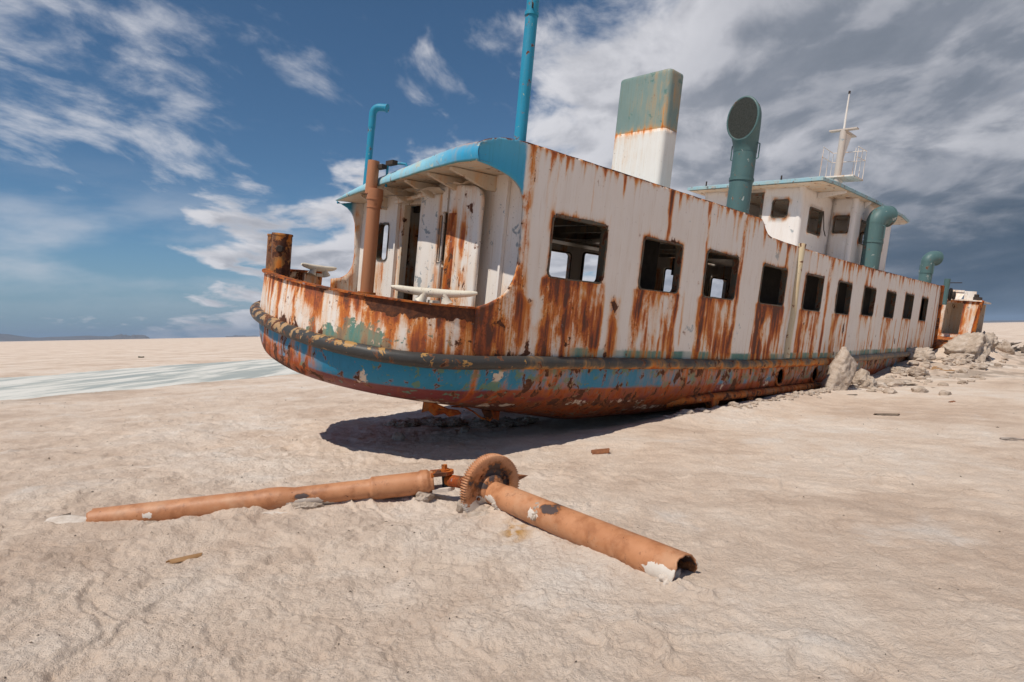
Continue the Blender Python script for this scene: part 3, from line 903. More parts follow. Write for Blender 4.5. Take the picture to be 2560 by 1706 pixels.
# bulwark round the stern
def build_bulwark():
    n, mz = 420, 34
    # plan curve between the two side walls (x = -0.5)
    th = np.linspace(0, PI, 4000); X, Y, _ = stern(th)
    k = np.where(X < -0.485)[0]; th = np.linspace(th[k[0]], th[k[-1]], n)
    X, Y, _ = stern(th)
    seg = np.r_[0, np.cumsum(np.hypot(np.diff(X), np.diff(Y)))]
    tx, ty = np.gradient(X), np.gradient(Y); ln = np.hypot(tx, ty); nx, ny = ty / ln, -tx / ln     # normal
    sgn = np.sign((nx * (X + 0.2) + ny * (Y - 2.2)).mean()); nx, ny = nx * sgn, ny * sgn            # outward
    zb = 0.055 + 0.29 * Y / BEAM; zt = 0.668 + 0.221 * Y / BEAM
    v = np.linspace(0, 1, mz)
    S, Vv = np.meshgrid(seg, v, indexing='ij')
    tum = 0.03 * Vv
    dent = 0.012 * fbm(S * 1.6, Vv * 1.2, 3)
    P = np.stack([X[:, None] - nx[:, None] * (tum - dent), Y[:, None] - ny[:, None] * (tum - dent), zb[:, None] + (zt - zb)[:, None] * Vv], -1)
    Q = P - np.stack([nx, ny, 0 * nx], -1)[:, None, :] * 0.03
    V = np.concatenate([P.reshape(-1, 3), Q.reshape(-1, 3)])
    i, j = np.meshgrid(np.arange(n - 1), np.arange(mz - 1), indexing='ij'); a = (i * mz + j).ravel()
    N = n * mz
    F = [np.c_[a, a + 1, a + mz + 1, a + mz], np.c_[a, a + mz, a + mz + 1, a + 1] + N]
    e = np.arange(n - 1) * mz + mz - 1; F.append(np.c_[e, e + mz, e + mz + N, e + N][:, ::-1])
    F = np.concatenate(F)
    s, q = S.ravel(), Vv.ravel()
    n2 = fbm(s * 9 + 5, q * 0.5, 3); n1 = fbm(s * 3, q * 2, 4)
    stain = 1.15 * np.exp(-(1 - q) / 0.36) * (0.5 + 0.9 * np.clip(0.5 + 1.7 * n2, 0, 1.2)) + 0.16
    stain += 0.75 * (1 - sst(s, 0.35, 1.15)) * (0.45 + 0.6 * (1 - q)) * np.clip(0.75 + 1.2 * n2, 0.2, 1.3) + 0.3 * np.exp(-q / 0.2)
    for c in (0.75, 0.98, 1.3, 1.55, 2.05, 2.5, 3.0, 3.25, 3.6):
        stain += 0.5 * gauss(s, c + 0.03 * n1, 0.035 + 0.02 * abs(math.sin(c * 9)))
    bare = -0.02 + 0.50 * np.exp(-(1 - q) / 0.05) + 1.1 * band(s, -1, 1.30, 0.15) * sst(q + 0.12 * n1, 0.66, 0.84) + 0.72 * np.exp(-q / 0.06)
    bare += 0.62 * gauss(s, 2.75, 0.45) * gauss(q, 0.05, 0.20) + 0.30 * gauss(s, 0.25, 0.3) * gauss(q, 0.35, 0.2)
    under = -0.12 + 0.78 * band(s, 0.95, 2.15, 0.2) * (1 - sst(q, 0.10, 0.62)) + 0.34 * band(s, 0.2, 1.6, 0.3) * gauss(q, 0.30, 0.35) + 0.25 * gauss(s, 1.45, 0.25) * gauss(q, 0.6, 0.3)
    paint = np.empty((len(s), 3)); paint[:] = WHITE
    uc = np.empty((len(s), 3)); uc[:] = TEAL
    z2 = np.zeros_like(s)
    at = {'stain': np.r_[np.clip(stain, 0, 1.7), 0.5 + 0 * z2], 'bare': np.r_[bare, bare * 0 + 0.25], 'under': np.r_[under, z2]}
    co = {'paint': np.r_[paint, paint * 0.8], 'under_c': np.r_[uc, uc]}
    mk('bulwark', V, F, 'plating', ship, attrs=at, cols=co)
    # flat capping bar on its inner edge
    mb = MB(); m = 120; idx = np.linspace(0, n - 1, m).astype(int)
    Vv2 = []
    for i_ in idx:
        c = np.array([X[i_] - nx[i_] * 0.03, Y[i_] - ny[i_] * 0.03, zt[i_]])
        ii = np.array([nx[i_], ny[i_], 0])
        for o_, z_ in ((0.035, 0.006), (0.035, -0.012), (-0.11, -0.03), (-0.11, 0.006)):
            g = 0.006 * math.sin(i_ * 0.9) + random.uniform(-0.003, 0.003)
            Vv2.append(c + ii * o_ + np.array([0, 0, z_ + g * 0.4]))
    Ff = []
    for i_ in range(m - 1):
        for k_ in range(4):
            k2 = (k_ + 1) % 4
            Ff.append((i_ * 4 + k_, i_ * 4 + k2, i_ * 4 + 4 + k2, i_ * 4 + 4 + k_))
    mb.add(Vv2, Ff).build('capping_rail', 'heavy_rust', ship)
    # stiffeners inside the bulwark
    for f_ in np.linspace(0.30, 0.95, 8):
        i_ = int(f_ * (n - 1)); c = np.array([X[i_], Y[i_], 0]); ii = np.array([nx[i_], ny[i_], 0]); tt = np.array([-ny[i_], nx[i_], 0])
        p = [c - ii * 0.035 + tt * 0.012, c - ii * 0.11 + tt * 0.012, c - ii * 0.11 - tt * 0.012, c - ii * 0.035 - tt * 0.012]
        z0, z1 = zb[i_], zt[i_] - 0.03
        MB().add([(a[0], a[1], z0) for a in p] + [(a[0], a[1], z1) for a in p],
                 [(0, 1, 2, 3), (4, 5, 6, 7), (0, 1, 5, 4), (1, 2, 6, 5), (2, 3, 7, 6), (3, 0, 4, 7)]).build('bulwark_stay', 'white_rusty', ship)


build_bulwark()


# hull below the rail
def build_hull():
    nv = 64; kk_ = np.linspace(0, 1, nv)
    ns = 330; nf = 520
    th = np.linspace(0, PI, ns)
    rows = []; drops = []
    for k in kk_:
        A = SA * (1 - k ** 8.44) - 1.5 * k ** 12; ins = 2.15 * k ** 2.53
        m_ = SM + (2.161 - SM) * k; n_ = SN + (2.645 - SN) * k
        c_ = np.cos(th); Y = BEAM / 2 - c_ * (BEAM / 2 - ins); X = SX - A * (1 - np.abs(c_) ** n_) ** (1 / m_)
        Xs = np.linspace(24.5, SX + 0.05, nf)            # straight run forward on each side up to the bow
        ys = np.minimum(wy(Xs) + ins + 0.9 * sst(Xs, 21, 24.5) ** 2, BEAM / 2)
        Xr = np.r_[Xs, X, Xs[::-1]]; Yr = np.r_[ys, Y, BEAM - ys[::-1]]
        dep = 0.611 + 0.642 * np.clip((Xr + 1.9) / 4, 0, 1)
        dr = dep * math.sin(k * PI / 2)
        zz = railz(np.maximum(Xr, 0)) + 0.03 - dr + 0.29 * Yr / BEAM * (1 - sst(Xr, 2, 12) * 0.6)
        rows.append(np.stack([Xr, Yr, zz], -1)); drops.append(0.03 - dr)
    P = np.array(rows); nu = P.shape[1]
    V = P.reshape(-1, 3)
    i, j = np.meshgrid(np.arange(nv - 1), np.arange(nu - 1), indexing='ij'); a = (i * nu + j).ravel()
    F = np.c_[a, a + nu, a + nu + 1, a + 1]
    X, Y, Z = V.T
    rel = np.concatenate(drops)
    # girth coordinate along the ship: distance along the waterline from the after starboard corner
    s0 = P[0]; seg = np.r_[0, np.cumsum(np.hypot(np.diff(s0[:, 0]), np.diff(s0[:, 1])))]; seg = seg - seg[nf]
    S = np.tile(seg, nv)                       # negative = starboard side forwards, positive = round the stern
    fwd = -S
    n1 = fbm(S * 1.3, rel * 3, 4); n2 = fbm(S * 5 + 3, rel * 1.2, 3); n3 = fbm(S * 3.1, rel * 5 + 8, 4)
    # wavy dents
    V[:, 1] += 0.008 * fbm(S * 1.2, rel * 3 + 5, 3) * (fwd > -3)
    # bands: blue topside, red boot, brown below
    e1 = -0.37 + 0.012 * n1 + 0.02 * sst(S, 1.5, 3.5)
    blue = sst(rel, e1 - 0.012, e1 + 0.012)
    paint = np.empty((len(V), 3)); paint[:] = RED
    paint = paint * (1 - blue[:, None]) + np.array(HBLUE) * blue[:, None]
    br = (1 - sst(rel + 0.05 * n1, -0.62, -0.52))[:, None]
    paint = paint * (1 - br) + np.array((0.13, 0.045, 0.024)) * br
    # forward of about 2.5 m the paint is mostly gone
    gone = sst(fwd + 0.9 * n1, -0.5, 1.0) * (1 - 0.70 * band(fwd + 0.5 * n1, 1.2, 3.4, 0.3) * blue)
    gone = np.maximum(gone, 0.95 * sst(fwd, 5.2, 6.2))
    stain = 0.02 + 0.52 * gone + 0.3 * np.exp((rel - 0.03) / 0.10) * sst(n2, -0.4, 0.4)
    stain += 0.7 * sst(S, 1.9, 3.2) * (1 - sst(rel, -0.32, -0.15)) * 0.9 + 0.5 * sst(S, 2.2, 3.4) * np.clip(0.4 + 1.8 * n2, 0, 1)
    for c in (-0.05, 0.45, 2.55, 2.95):
        stain += 0.6 * gauss(S, c + 0.12 * (rel + 0.4) + 0.04 * n1, 0.05)
    bare = 0.16 + 0.14 * gone + 0.12 * sst(S, 2.0, 3.2) + 0.4 * gauss(S, 2.6, 0.8) * sst(-rel, 0.3, 0.5) + 0.25 * n3 * gone
    under = 0.12 + 0.12 * n3 + 0.34 * gone * blue + 0.22 * (rel > -0.5) * gauss(S, 0.3, 0.6)
    uc = np.empty((len(V), 3)); uc[:] = (0.10, 0.20, 0.15)
    # pale primer / salt patches low on the side
    wp = np.zeros(len(V))
    for c, d, a_, b_ in ((-2.5, -0.62, 0.55, 0.05), (-1.6, -0.60, 0.35, 0.05), (-0.2, -0.66, 0.3, 0.05), (0.75, -0.62, 0.25, 0.05), (1.72, -0.34, 0.06, 0.12), (-5.2, -0.45, 0.2, 0.1), (-7.0, -0.4, 0.12, 0.12), (-3.4, -0.78, 0.5, 0.05), (0.1, -0.18, 0.15, 0.06)):
        wp = np.maximum(wp, gauss(S, c, a_) * gauss(rel, d, b_))
    under = np.maximum(under, wp * 0.62); k_ = sst(wp, 0.15, 0.3)[:, None]
    uc = uc * (1 - k_) + np.array((0.62, 0.52, 0.42)) * k_
    stain = stain * (1 - 0.55 * k_[:, 0])
    c = V[F].mean(1)
    keep = np.ones(len(F), bool)
    for px_, pz_ in PORTS:
        keep &= ~((np.abs(c[:, 1] - wy(px_)) < 0.4) & (((c[:, 0] - px_) / 0.15) ** 2 + ((c[:, 2] - pz_) / 0.17) ** 2 < 1))
    # the torn hole in the bottom at the after end
    keep &= ~((c[:, 2] < -0.60) & (((c[:, 0] - 0.55 + 0.2 * fbm(c[:, 0] * 3, c[:, 1] * 3, 3)) / 0.75) ** 2 + ((c[:, 1] - 1.35) / 0.42) ** 2 < 1))
    mk('hull', V, F[keep], 'plating', ship, smooth=True, attrs=dict(deep=0.75 * sst(-rel, 0.15, 0.5) + 0.25, stain=np.clip(stain, 0, 1.6), bare=bare, under=under), cols=dict(paint=paint, under_c=uc))


PORTS = [(7.54, -0.30), (9.36, -0.29)]
build_hull()
for px_, pz_ in PORTS:
    mb = MB(); pts = []
    for k in range(25):
        a = 2 * PI * k / 24; pts.append((px_ + 0.16 * math.cos(a), float(wy(px_)) + 0.03 - 0.0 * math.sin(a), pz_ + 0.18 * math.sin(a)))
    mb.tube(pts, 0.022, 8, False).build('porthole_rim', 'heavy_rust', ship, True)


# rubbing rail
def build_rail():
    th = np.linspace(0, PI, 300); X, Y, Z = stern(th, -0.045, SA + 0.045)
    zz = 0.045 + Z
    xs = np.concatenate([np.linspace(10.15, 6, 60), np.linspace(5.95, SX + 0.06, 150)])
    A = np.stack([xs, wy(xs) - 0.045, railz(xs)], 1); B = np.stack([X, Y, zz], 1); Cc = np.stack([xs[::-1], BEAM - wy(xs[::-1]) + 0.045, railz(xs[::-1]) + 0.29], 1)
    P = np.concatenate([A, B, Cc]); n = len(P)
    seg = np.r_[0, np.cumsum(np.linalg.norm(np.diff(P, axis=0), axis=1))]; seg -= seg[len(A)]
    r = 0.082 * (1 + 0.05 * fbm(seg * 1.8, seg * 0, 3))
    k = 20
    tt = np.gradient(P, axis=0); tt /= np.linalg.norm(tt, axis=1)[:, None]
    upv = np.array([0, 0, 1.0]); out = np.cross(tt, upv); out /= np.linalg.norm(out, axis=1)[:, None]; u2 = np.cross(out, tt)
    ang = np.linspace(0, 2 * PI, k, endpoint=False)
    V = P[:, None, :] + r[:, None, None] * (np.cos(ang)[None, :, None] * out[:, None, :] + np.sin(ang)[None, :, None] * u2[:, None, :]) 
    S = np.repeat(seg, k); Aa = np.tile(ang, n)
    V = V.reshape(-1, 3) + 0.004 * fbm(S * 9, Aa * 2, 3)[:, None]
    i, j = np.meshgrid(np.arange(n - 1), np.arange(k), indexing='ij'); j2 = (j + 1) % k
    F = np.stack([i * k + j, (i + 1) * k + j, (i + 1) * k + j2, i * k + j2], -1).reshape(-1, 4)
    topf = np.sin(Aa)
    yel = sst(S, 0.8, 2.4)[:, None]
    paint = np.empty((len(V), 3)); paint[:] = (0.05, 0.048, 0.045)
    uc = np.empty((len(V), 3)); uc[:] = (0.40, 0.22, 0.07)
    pale = sst(S, 1.9, 3.0)[:, None]; uc = uc * (1 - 0.6 * pale) + np.array((0.40, 0.27, 0.16)) * 0.6 * pale
    under = 0.02 + 0.36 * sst(S, 0.5, 2.6) * sst(topf, -0.6, 0.6) + 0.10 * sst(S, -0.6, 0.6)
    stain = 0.0 + 0.45 * sst(-S, -0.2, 0.8) * np.clip(0.5 + 1.6 * fbm(S * 2.2, Aa * 0, 3), 0, 1.2) + 0.35 * sst(-S, 5, 8) + 0.4 * sst(-topf, 0.2, 0.9) * sst(-S, -1, 0.5)
    bare = 0.08 + 0.18 * sst(-S, -0.4, 2.0) * np.clip(fbm(S * 1.4 + 4, Aa, 3) + 0.3, 0, 1) + 0.22 * sst(S, 2.4, 3.3)
    mk('rubbing_rail', V, F, 'plating', ship, smooth=True, attrs=dict(stain=stain, bare=bare, under=under), cols=dict(paint=paint, under_c=uc))
    xs = np.linspace(11.0, 21.55, 60); rr = 0.08 * (1 + 0.05 * fbm(xs * 2, xs * 0, 3))
    P = [(x, float(wy(x)) - 0.045, float(railz(x)) + 0.0) for x in xs]
    MB().tube(P, list(rr), 16).build('rubbing_rail', rail_dark, ship, True)


rail_dark = rusty('rail_dark', (0.10, 0.10, 0.095, 1), 0.28, 0.02, (0.25, 0.14, 0.06, 1))
build_rail()
# bilge belting with its brackets
xs = np.linspace(3.9, 10.1, 50)
MB().tube([(x, float(wy(x)) + 0.03 + 0.28 * math.exp(-(x - 3.9) / 0.5), -0.625 + 0.012 * (x - 3.9) - 0.1 * math.exp(-(x - 3.9) / 0.4)) for x in xs], [0.075] * 50, 14).build('bilge_belting', 'heavy_rust', ship, True)
for x in (5.0, 6.35, 7.45):
    MB().prism([(x - 0.14, -0.66), (x + 0.14, -0.66), (x + 0.07, -0.86), (x - 0.06, -0.86)], 1, float(wy(x)) + 0.0, float(wy(x)) + 0.12).build('belting_bracket', 'heavy_rust', ship)
# skeg that carries the after body
MB().prism([(2.6, -0.80), (12, -0.80), (12, -1.6), (3.4, -1.6)], 1, 2.1, 2.3).build('skeg', 'dark', ship)
# torn plate hanging below the hole
def torn(name, pts, mat):
    P = np.array(pts); V = []; n = len(P)
    for k, p in enumerate(P):
        V.append(p); 
    b = P + np.array([0.012, 0.01, 0.012])
    F = [tuple(range(n)), tuple(range(2 * n - 1, n - 1, -1))] + [(i, (i + 1) % n, n + (i + 1) % n, n + i) for i in range(n)]
    return MB().add(np.r_[P, b], F).build(name, mat, ship)
torn('torn_plate', [(-0.42, 1.05, -0.60), (-0.30, 0.96, -0.66), (-0.16, 0.86, -0.72), (-0.05, 0.78, -0.73), (0.02, 0.80, -0.78), (-0.10, 0.9, -0.83), (-0.16, 0.93, -0.79), (-0.27, 1.0, -0.83), (-0.33, 1.05, -0.77), (-0.40, 1.1, -0.80)], 'heavy_rust')
torn('torn_plate', [(0.52, 1.0, -0.80), (0.74, 0.86, -0.81), (0.72, 0.84, -0.93), (0.66, 0.88, -0.90), (0.62, 0.92, -0.95), (0.56, 0.96, -0.89)], 'heavy_rust')
MB().tube([(0.0, 1.0, -0.72), (0.2, 0.98, -0.73), (0.35, 0.97, -0.80), (0.5, 0.95, -0.90), (0.62, 0.92, -0.93)], [0.010, 0.014, 0.012, 0.014, 0.01], 7).build('torn_strip', 'heavy_rust', ship)

# decks
def build_deck():
    th = np.linspace(0.12, PI - 0.12, 80); X, Y, Z = stern(th, 0.06, SA - 0.06)
    xs = np.linspace(21, 0.1, 40)
    P = [(x, float(wy(x)) + 0.04) for x in xs] + list(zip(X, Y)) + [(x, BEAM - float(wy(x)) - 0.04) for x in xs[::-1]]
    V = [(x, y, 0.07 + 0.25 * y / BEAM) for x, y in P] + [(x, y, 0.03 + 0.25 * y / BEAM) for x, y in P]
    n = len(P)
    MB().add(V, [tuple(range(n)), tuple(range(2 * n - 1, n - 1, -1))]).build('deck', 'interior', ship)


build_deck()


# after bulkhead with door and windows
def panel(name, mat, x, y0, y1, z0, z1, holes, th=0.04, fields=None, r=None, h=0.05, parent=ship, zt=None):
    out = [(y0, z0), (y1, z0), (y1, z1), (y0, z1)] if r is None else r
    Q, T, L = sheet(out, holes, np.arange(min(p[0] for p in out), max(p[0] for p in out), h), np.arange(min(p[1] for p in out), max(p[1] for p in out), h), h)
    Y, Z = Q.T
    d = 0.004 * fbm(Y * 2.5 + x, Z * 1.5, 3)
    f = np.stack([x + d, Y, Z], 1); b = np.stack([x + d + th, Y, Z], 1)
    V, F = solid_sheet(f, b, T[:, ::-1], [l[::-1] for l in L])
    at = None
    if fields is not None:
        at = {k: np.r_[v, v] for k, v in fields(Y, Z).items()}
    return mk(name, V, F, mat, parent, attrs=at)


BX = 0.18


def bulk_fields(Y, Z):
    n2 = fbm(Y * 11, Z * 0.8, 3)
    st = 0.10 + 0.35 * gauss(Y, 3.55, 0.16) * sst(1.2 - Z, 0, 0.1) + 0.4 * gauss(Y, 3.1, 0.08) + 0.35 * np.clip(n2, 0, 1) * sst(1.5 - Z, 0, 0.8) + 0.2 * sst(Z, 2.2, 2.5)
    st += 0.35 * gauss(Y, 1.55, 0.2) * sst(1.2 - Z, 0, 0.1)
    ba = -0.10 + 0.30 * sst(Z, 2.15, 2.4) + 0.25 * gauss(Y, 3.6, 0.2) * gauss(Z, 1.83, 0.05)
    un = 0.02 + 0.40 * sst(Z, 2.1, 2.3) * band(Y, 1.4, 3.0, 0.3) + 0.28 * gauss(Y, 0.25, 0.12) * gauss(Z, 1.5, 0.5) + 0.15 * gauss(Y, 2.6, 0.5)
    return dict(stain=st, bare=ba, under=un)


def zroof(y):
    return 2.5 - 0.25 * y / BEAM


W1B = rrect(3.39, 3.75, 1.18, 1.79, 0.06); W2B = rrect(1.24, 1.82, 1.18, 1.88, 0.09)
DOOR = [(2.35, 0.2), (2.95, 0.2), (2.95, 2.06), (2.35, 2.08)]
panel('after_bulkhead', 'white_paint', BX, 0.03, BEAM - 0.03, 0.08, 2.3, [W1B, W2B, DOOR], 0.045, bulk_fields, r=[(0.03, 0.08), (BEAM - 0.03, 0.33), (BEAM - 0.03, 2.24), (0.03, 2.52)])
for (y0, y1, z0, z1) in ((3.39, 3.75, 1.18, 1.79), (1.24, 1.82, 1.18, 1.88)):
    V, F = frame_ring(y0, y1, z0, z1, lambda a: 0.0, -0.012, 0.09, 0.02, 0.006, 0.08)
    MB().add([(BX + p[1], p[0], p[2]) for p in V], F).build('window_frame', 'frame_rust', ship)
# door casing: deep grey jamb on the port side of the doorway
MB().box((BX - 0.02, 2.925, 0.2), (BX + 0.09, 2.975, 2.08)).build('door_jamb', 'soffit', ship)
MB().box((BX - 0.02, 2.33, 2.055), (BX + 0.09, 2.92, 2.10)).build('door_head', 'soffit', ship)
# sliding door, its track and rollers
def slide_fields(Y, Z):
    return dict(stain=0.10 + 0.3 * gauss(Y, 1.8, 0.06) + 0.2 * sst(1.1 - Z, 0, 0.8), bare=-0.12 + 0 * Y, under=0.12 + 0.22 * gauss(Y, 2.25, 0.09) + 0.1 * fbm(Y * 12, Z, 3))
sd = panel('sliding_door', 'white_paint', BX - 0.085, 1.74, 2.36, 0.18, 2.16, [rrect(1.745, 1.83, 1.2, 1.86, 0.03)], 0.04, slide_fields)
MB().tube([(BX - 0.09, 3.09, 2.10), (BX - 0.09, 2.4, 2.165), (BX - 0.09, 1.70, 2.225)], 0.035, 10).build('door_track', 'white_rusty', ship, True)
MB().box((BX - 0.12, 1.62, 1.90), (BX - 0.0, 1.74, 2.24)).build('track_bracket', 'white_rusty', ship)
# rusted steel leaf standing open beside the window
def leaf_fields(Y, Z):
    e = sst(Y, 1.18, 1.36)
    st = -0.05 + 0.8 * e * sst(2.0 - Z, 0.0, 0.3) + 0.65 * gauss(Y, 1.02 + 0.12 * fbm(Z * 3, Z * 0, 2), 0.07) * sst(2.1 - Z, 0, 0.2) * sst(fbm(Z * 2.3, Y * 3, 3), -0.3, 0.3) + 0.3 * sst(0.9 - Z, 0, 0.3)
    ba = -0.10 + 0.35 * gauss(Y, 1.08, 0.1) + 0.5 * gauss(Y, 1.02, 0.10) * gauss(Z, 0.88, 0.10) + 0.45 * gauss(Y, 0.98, 0.08) * gauss(Z, 1.13, 0.06) + 0.5 * gauss(Y, 0.95, 0.06) * gauss(Z, 1.95, 0.07)
    return dict(stain=st, bare=ba, under=0 * Y)
lp = [(0.74, 0.55), (1.46, 0.55), (1.46, 2.235), (1.12, 2.235)] + [(0.94 + 0.2 * math.cos(t) * 1.0 - 0.0, 2.035 + 0.2 * math.sin(t)) for t in np.linspace(PI / 2, PI, 7)]
lp = [(0.74, 0.55), (1.46, 0.55), (1.46, 2.235), (0.96, 2.20)] + [(0.96 - 0.22 * math.sin(t), 1.98 + 0.22 * math.cos(t)) for t in np.linspace(0.2, PI / 2, 6)]
panel('steel_door_leaf', 'white_rusty', BX - 0.20, 0, 0, 0, 0, [], 0.05, leaf_fields, r=lp)
MB().box((BX - 0.20, 1.26, 0.5), (BX + 0.0, 1.44, 1.86)).build('door_post', 'heavy_rust', ship)
# vertical stiffeners on the bulkhead
for y in (3.10, 3.95, 0.45):
    MB().box((BX - 0.055, y - 0.02, 0.15), (BX - 0.003, y + 0.02, 2.25)).build('bulkhead_stiffener', 'white_paint', ship)

# roof over the after part: fascia, soffit, top
FL = [(-0.66, 0.012, 2.29), (-0.66, 0.12, 2.305), (-0.64, 0.45, 2.315), (-0.60, 0.9, 2.315), (-0.52, 1.5, 2.305), (-0.45, 2.1, 2.28), (-0.41, 2.7, 2.245), (-0.38, 3.3, 2.195), (-0.35, 3.9, 2.145), (-0.31, 4.37, 2.10)]
FU = [(-0.664, 0.012, 2.488), (-0.64, 0.12, 2.515), (-0.60, 0.45, 2.525), (-0.54, 0.9, 2.515), (-0.46, 1.5, 2.485), (-0.39, 2.1, 2.445), (-0.35, 2.7, 2.395), (-0.33, 3.3, 2.33), (-0.31, 3.9, 2.24), (-0.295, 4.37, 2.125)]


def resamp(P, n):
    P = np.array(P); s = np.r_[0, np.cumsum(np.linalg.norm(np.diff(P, axis=0), axis=1))]
    t = np.linspace(0, s[-1], n)
    return np.stack([np.interp(t, s, P[:, k]) for k in range(3)], 1), t


def build_fascia():
    n = 130; A, t = resamp(FL, n); B, _ = resamp(FU, n); m = 9
    rows = []
    for k in range(m):
        u = k / (m - 1)
        bul = 0.03 * math.sin(PI * u)
        p = A * (1 - u) + B * u + np.array([-bul, 0, 0]); rows.append(p)
    rows.append(B + np.array([0.10, 0, 0.012]))
    rows = [A + np.array([0.025, 0, 0.004])] + rows
    P = np.array(rows); P[:, :, 2] += 0.006 * fbm(t * 3, t * 0, 3)[None, :]
    mm = len(P)
    V = P.reshape(-1, 3); i, j = np.meshgrid(np.arange(mm - 1), np.arange(n - 1), indexing='ij'); a = (i * n + j).ravel()
    F = np.c_[a, a + 1, a + n + 1, a + n]
    tt = np.tile(t, mm); uu = np.repeat(np.arange(mm) / (mm - 1), n)
    lt = sst(tt, 0.3, 1.6)[:, None]
    paint = np.array(BLUE) * (1 - lt) + np.array((0.27, 0.56, 0.68)) * lt
    edge = (1 - sst(uu, 0.06, 0.16))[:, None]; paint = paint * (1 - edge) + np.array((0.12, 0.30, 0.24)) * edge
    stain = 0.16 + 0.5 * np.exp(-(1 - uu) / 0.12) + 0.2 * gauss(tt, 2.9, 0.2)
    bare = -0.06 + 0.35 * np.exp(-(1 - uu) / 0.06)
    mk('roof_fascia', V, F, 'plating', ship, True, attrs=dict(stain=stain, bare=bare, under=0.10 + 0.12 * lt[:, 0]), cols=dict(paint=paint, under_c=np.tile((0.45, 0.52, 0.46), (len(V), 1))))
    # top plate and soffit
    def plate(edge, dz, name, mat, x1, lift):
        E_, _ = resamp(edge, 40); nx = 30; V2 = []
        for e in E_:
            for k in range(nx):
                u = k / (nx - 1); x = e[0] + (x1 - e[0]) * u
                y = e[1]; zc = np.interp(u, [0, 0.06, 1], [e[2], e[2] + lift * 0.6, 2.56 - 0.06 * (y / BEAM) + 0.10 * math.sin(PI * y / BEAM)]) if lift else e[2] + 0.03 * u
                V2.append((x, y, zc + dz))
        F2 = []
        for a_ in range(39):
            for k in range(nx - 1):
                q = a_ * nx + k; F2.append((q, q + 1, q + nx + 1, q + nx))
        return mk(name, np.array(V2), F2, mat, ship)
    plate([(p[0] + 0.1, p[1], p[2] + 0.012) for p in FU], 0.0, 'roof_plate', 'roof_blue', 6.0, 0.06)
    plate([(p[0] + 0.02, p[1], p[2] + 0.006) for p in FL], 0.0, 'soffit', 'soffit', BX + 0.02, 0)


build_fascia()
# beams under the overhang
for y in (0.75, 1.35, 2.05, 2.75, 3.55):
    xe = np.interp(y, [p[1] for p in FL], [p[0] for p in FL]); ze = np.interp(y, [p[1] for p in FL], [p[2] for p in FL])
    MB().prism([(xe + 0.08, ze + 0.0), (BX, ze + 0.02), (BX, ze - 0.17), (BX - 0.12, ze - 0.17), (xe + 0.08, ze - 0.03)], 1, y - 0.03, y + 0.03).build('overhang_beam', 'soffit', ship)
for y, z in ((0.95, 2.26), (1.7, 2.22), (2.4, 2.17), (2.2, 2.24)):
    # curled flakes of old lining hanging under the overhang
    V = []
    for a_ in range(6):
        for b_ in range(4):
            V.append((-0.30 + a_ * 0.08 + random.uniform(-0.02, 0.02), y + b_ * 0.09 + random.uniform(-0.02, 0.02), z - 0.02 * (a_ - 3) ** 2 * 0.3 - 0.05 * random.random()))
    MB().add(V, [(a_ * 4 + b_, a_ * 4 + b_ + 1, a_ * 4 + b_ + 5, a_ * 4 + b_ + 4) for a_ in range(5) for b_ in range(3)]).build('lining_flake', 'soffit', ship)

# inside: ceiling with beams, partitions, pillars
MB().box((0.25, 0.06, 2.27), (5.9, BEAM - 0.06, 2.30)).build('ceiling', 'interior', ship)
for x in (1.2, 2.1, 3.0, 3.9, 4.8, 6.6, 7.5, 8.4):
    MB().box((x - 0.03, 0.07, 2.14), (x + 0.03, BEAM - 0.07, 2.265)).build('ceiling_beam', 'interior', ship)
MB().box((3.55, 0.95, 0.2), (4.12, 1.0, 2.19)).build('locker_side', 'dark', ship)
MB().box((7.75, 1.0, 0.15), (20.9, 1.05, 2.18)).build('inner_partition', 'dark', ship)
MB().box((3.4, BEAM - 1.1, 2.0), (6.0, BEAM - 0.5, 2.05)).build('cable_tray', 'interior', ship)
for x, y in ((2.05, 2.1), (5.35, 1.9), (6.9, 2.4)):
    MB().tube([(x, y, 0.2), (x, y, 2.2)], 0.06, 12).build('pillar', 'interior', ship, True)
for x in (0.0,):
    MB().box((5.95, 1.5, 1.55), (6.25, 1.9, 1.9)).build('junction_box', 'dark', ship)
# upper deck over the forward part
V = []; xs = np.linspace(5.98, 21.2, 30)
for x in xs:
    y = float(wy(x)) + 0.05
    V += [(x, y, 2.30), (x, BEAM - y, 2.30), (x, y, 2.26), (x, BEAM - y, 2.26)]
MB().add(V, [f for i in range(29) for f in ((4 * i, 4 * i + 4, 4 * i + 5, 4 * i + 1), (4 * i + 2, 4 * i + 3, 4 * i + 7, 4 * i + 6))]).build('upper_deck', 'white_paint', ship)
# step bulkhead at the break of the upper deck
MB().box((5.93, 0.06, 2.2), (5.97, BEAM - 0.06, 2.56)).build('break_bulkhead', 'white_paint', ship)
# forward end of the long deckhouse: corner post and end wall
MB().box((XEND - 0.02, 0.93, 0.2), (XEND + 0.06, BEAM - 0.93, 2.58)).build('end_wall', 'white_rusty', ship)
MB().tube([(21.72, 0.93, 0.2), (21.36, 0.88, 2.64)], 0.07, 8).build('corner_post', 'heavy_rust', ship)

# half-round strip on the side, with the raised cap
xs = [(7.58, 0.10), (7.57, 0.5), (7.61, 1.0), (7.58, 1.6), (7.6, 2.3), (7.61, 2.42)]
MB().tube([(x, float(wy(x)) - 0.02, z) for x, z in xs], [0.072, 0.066, 0.07, 0.066, 0.066, 0.075], 12).build('side_pipe', 'cream_pipe', ship, True)

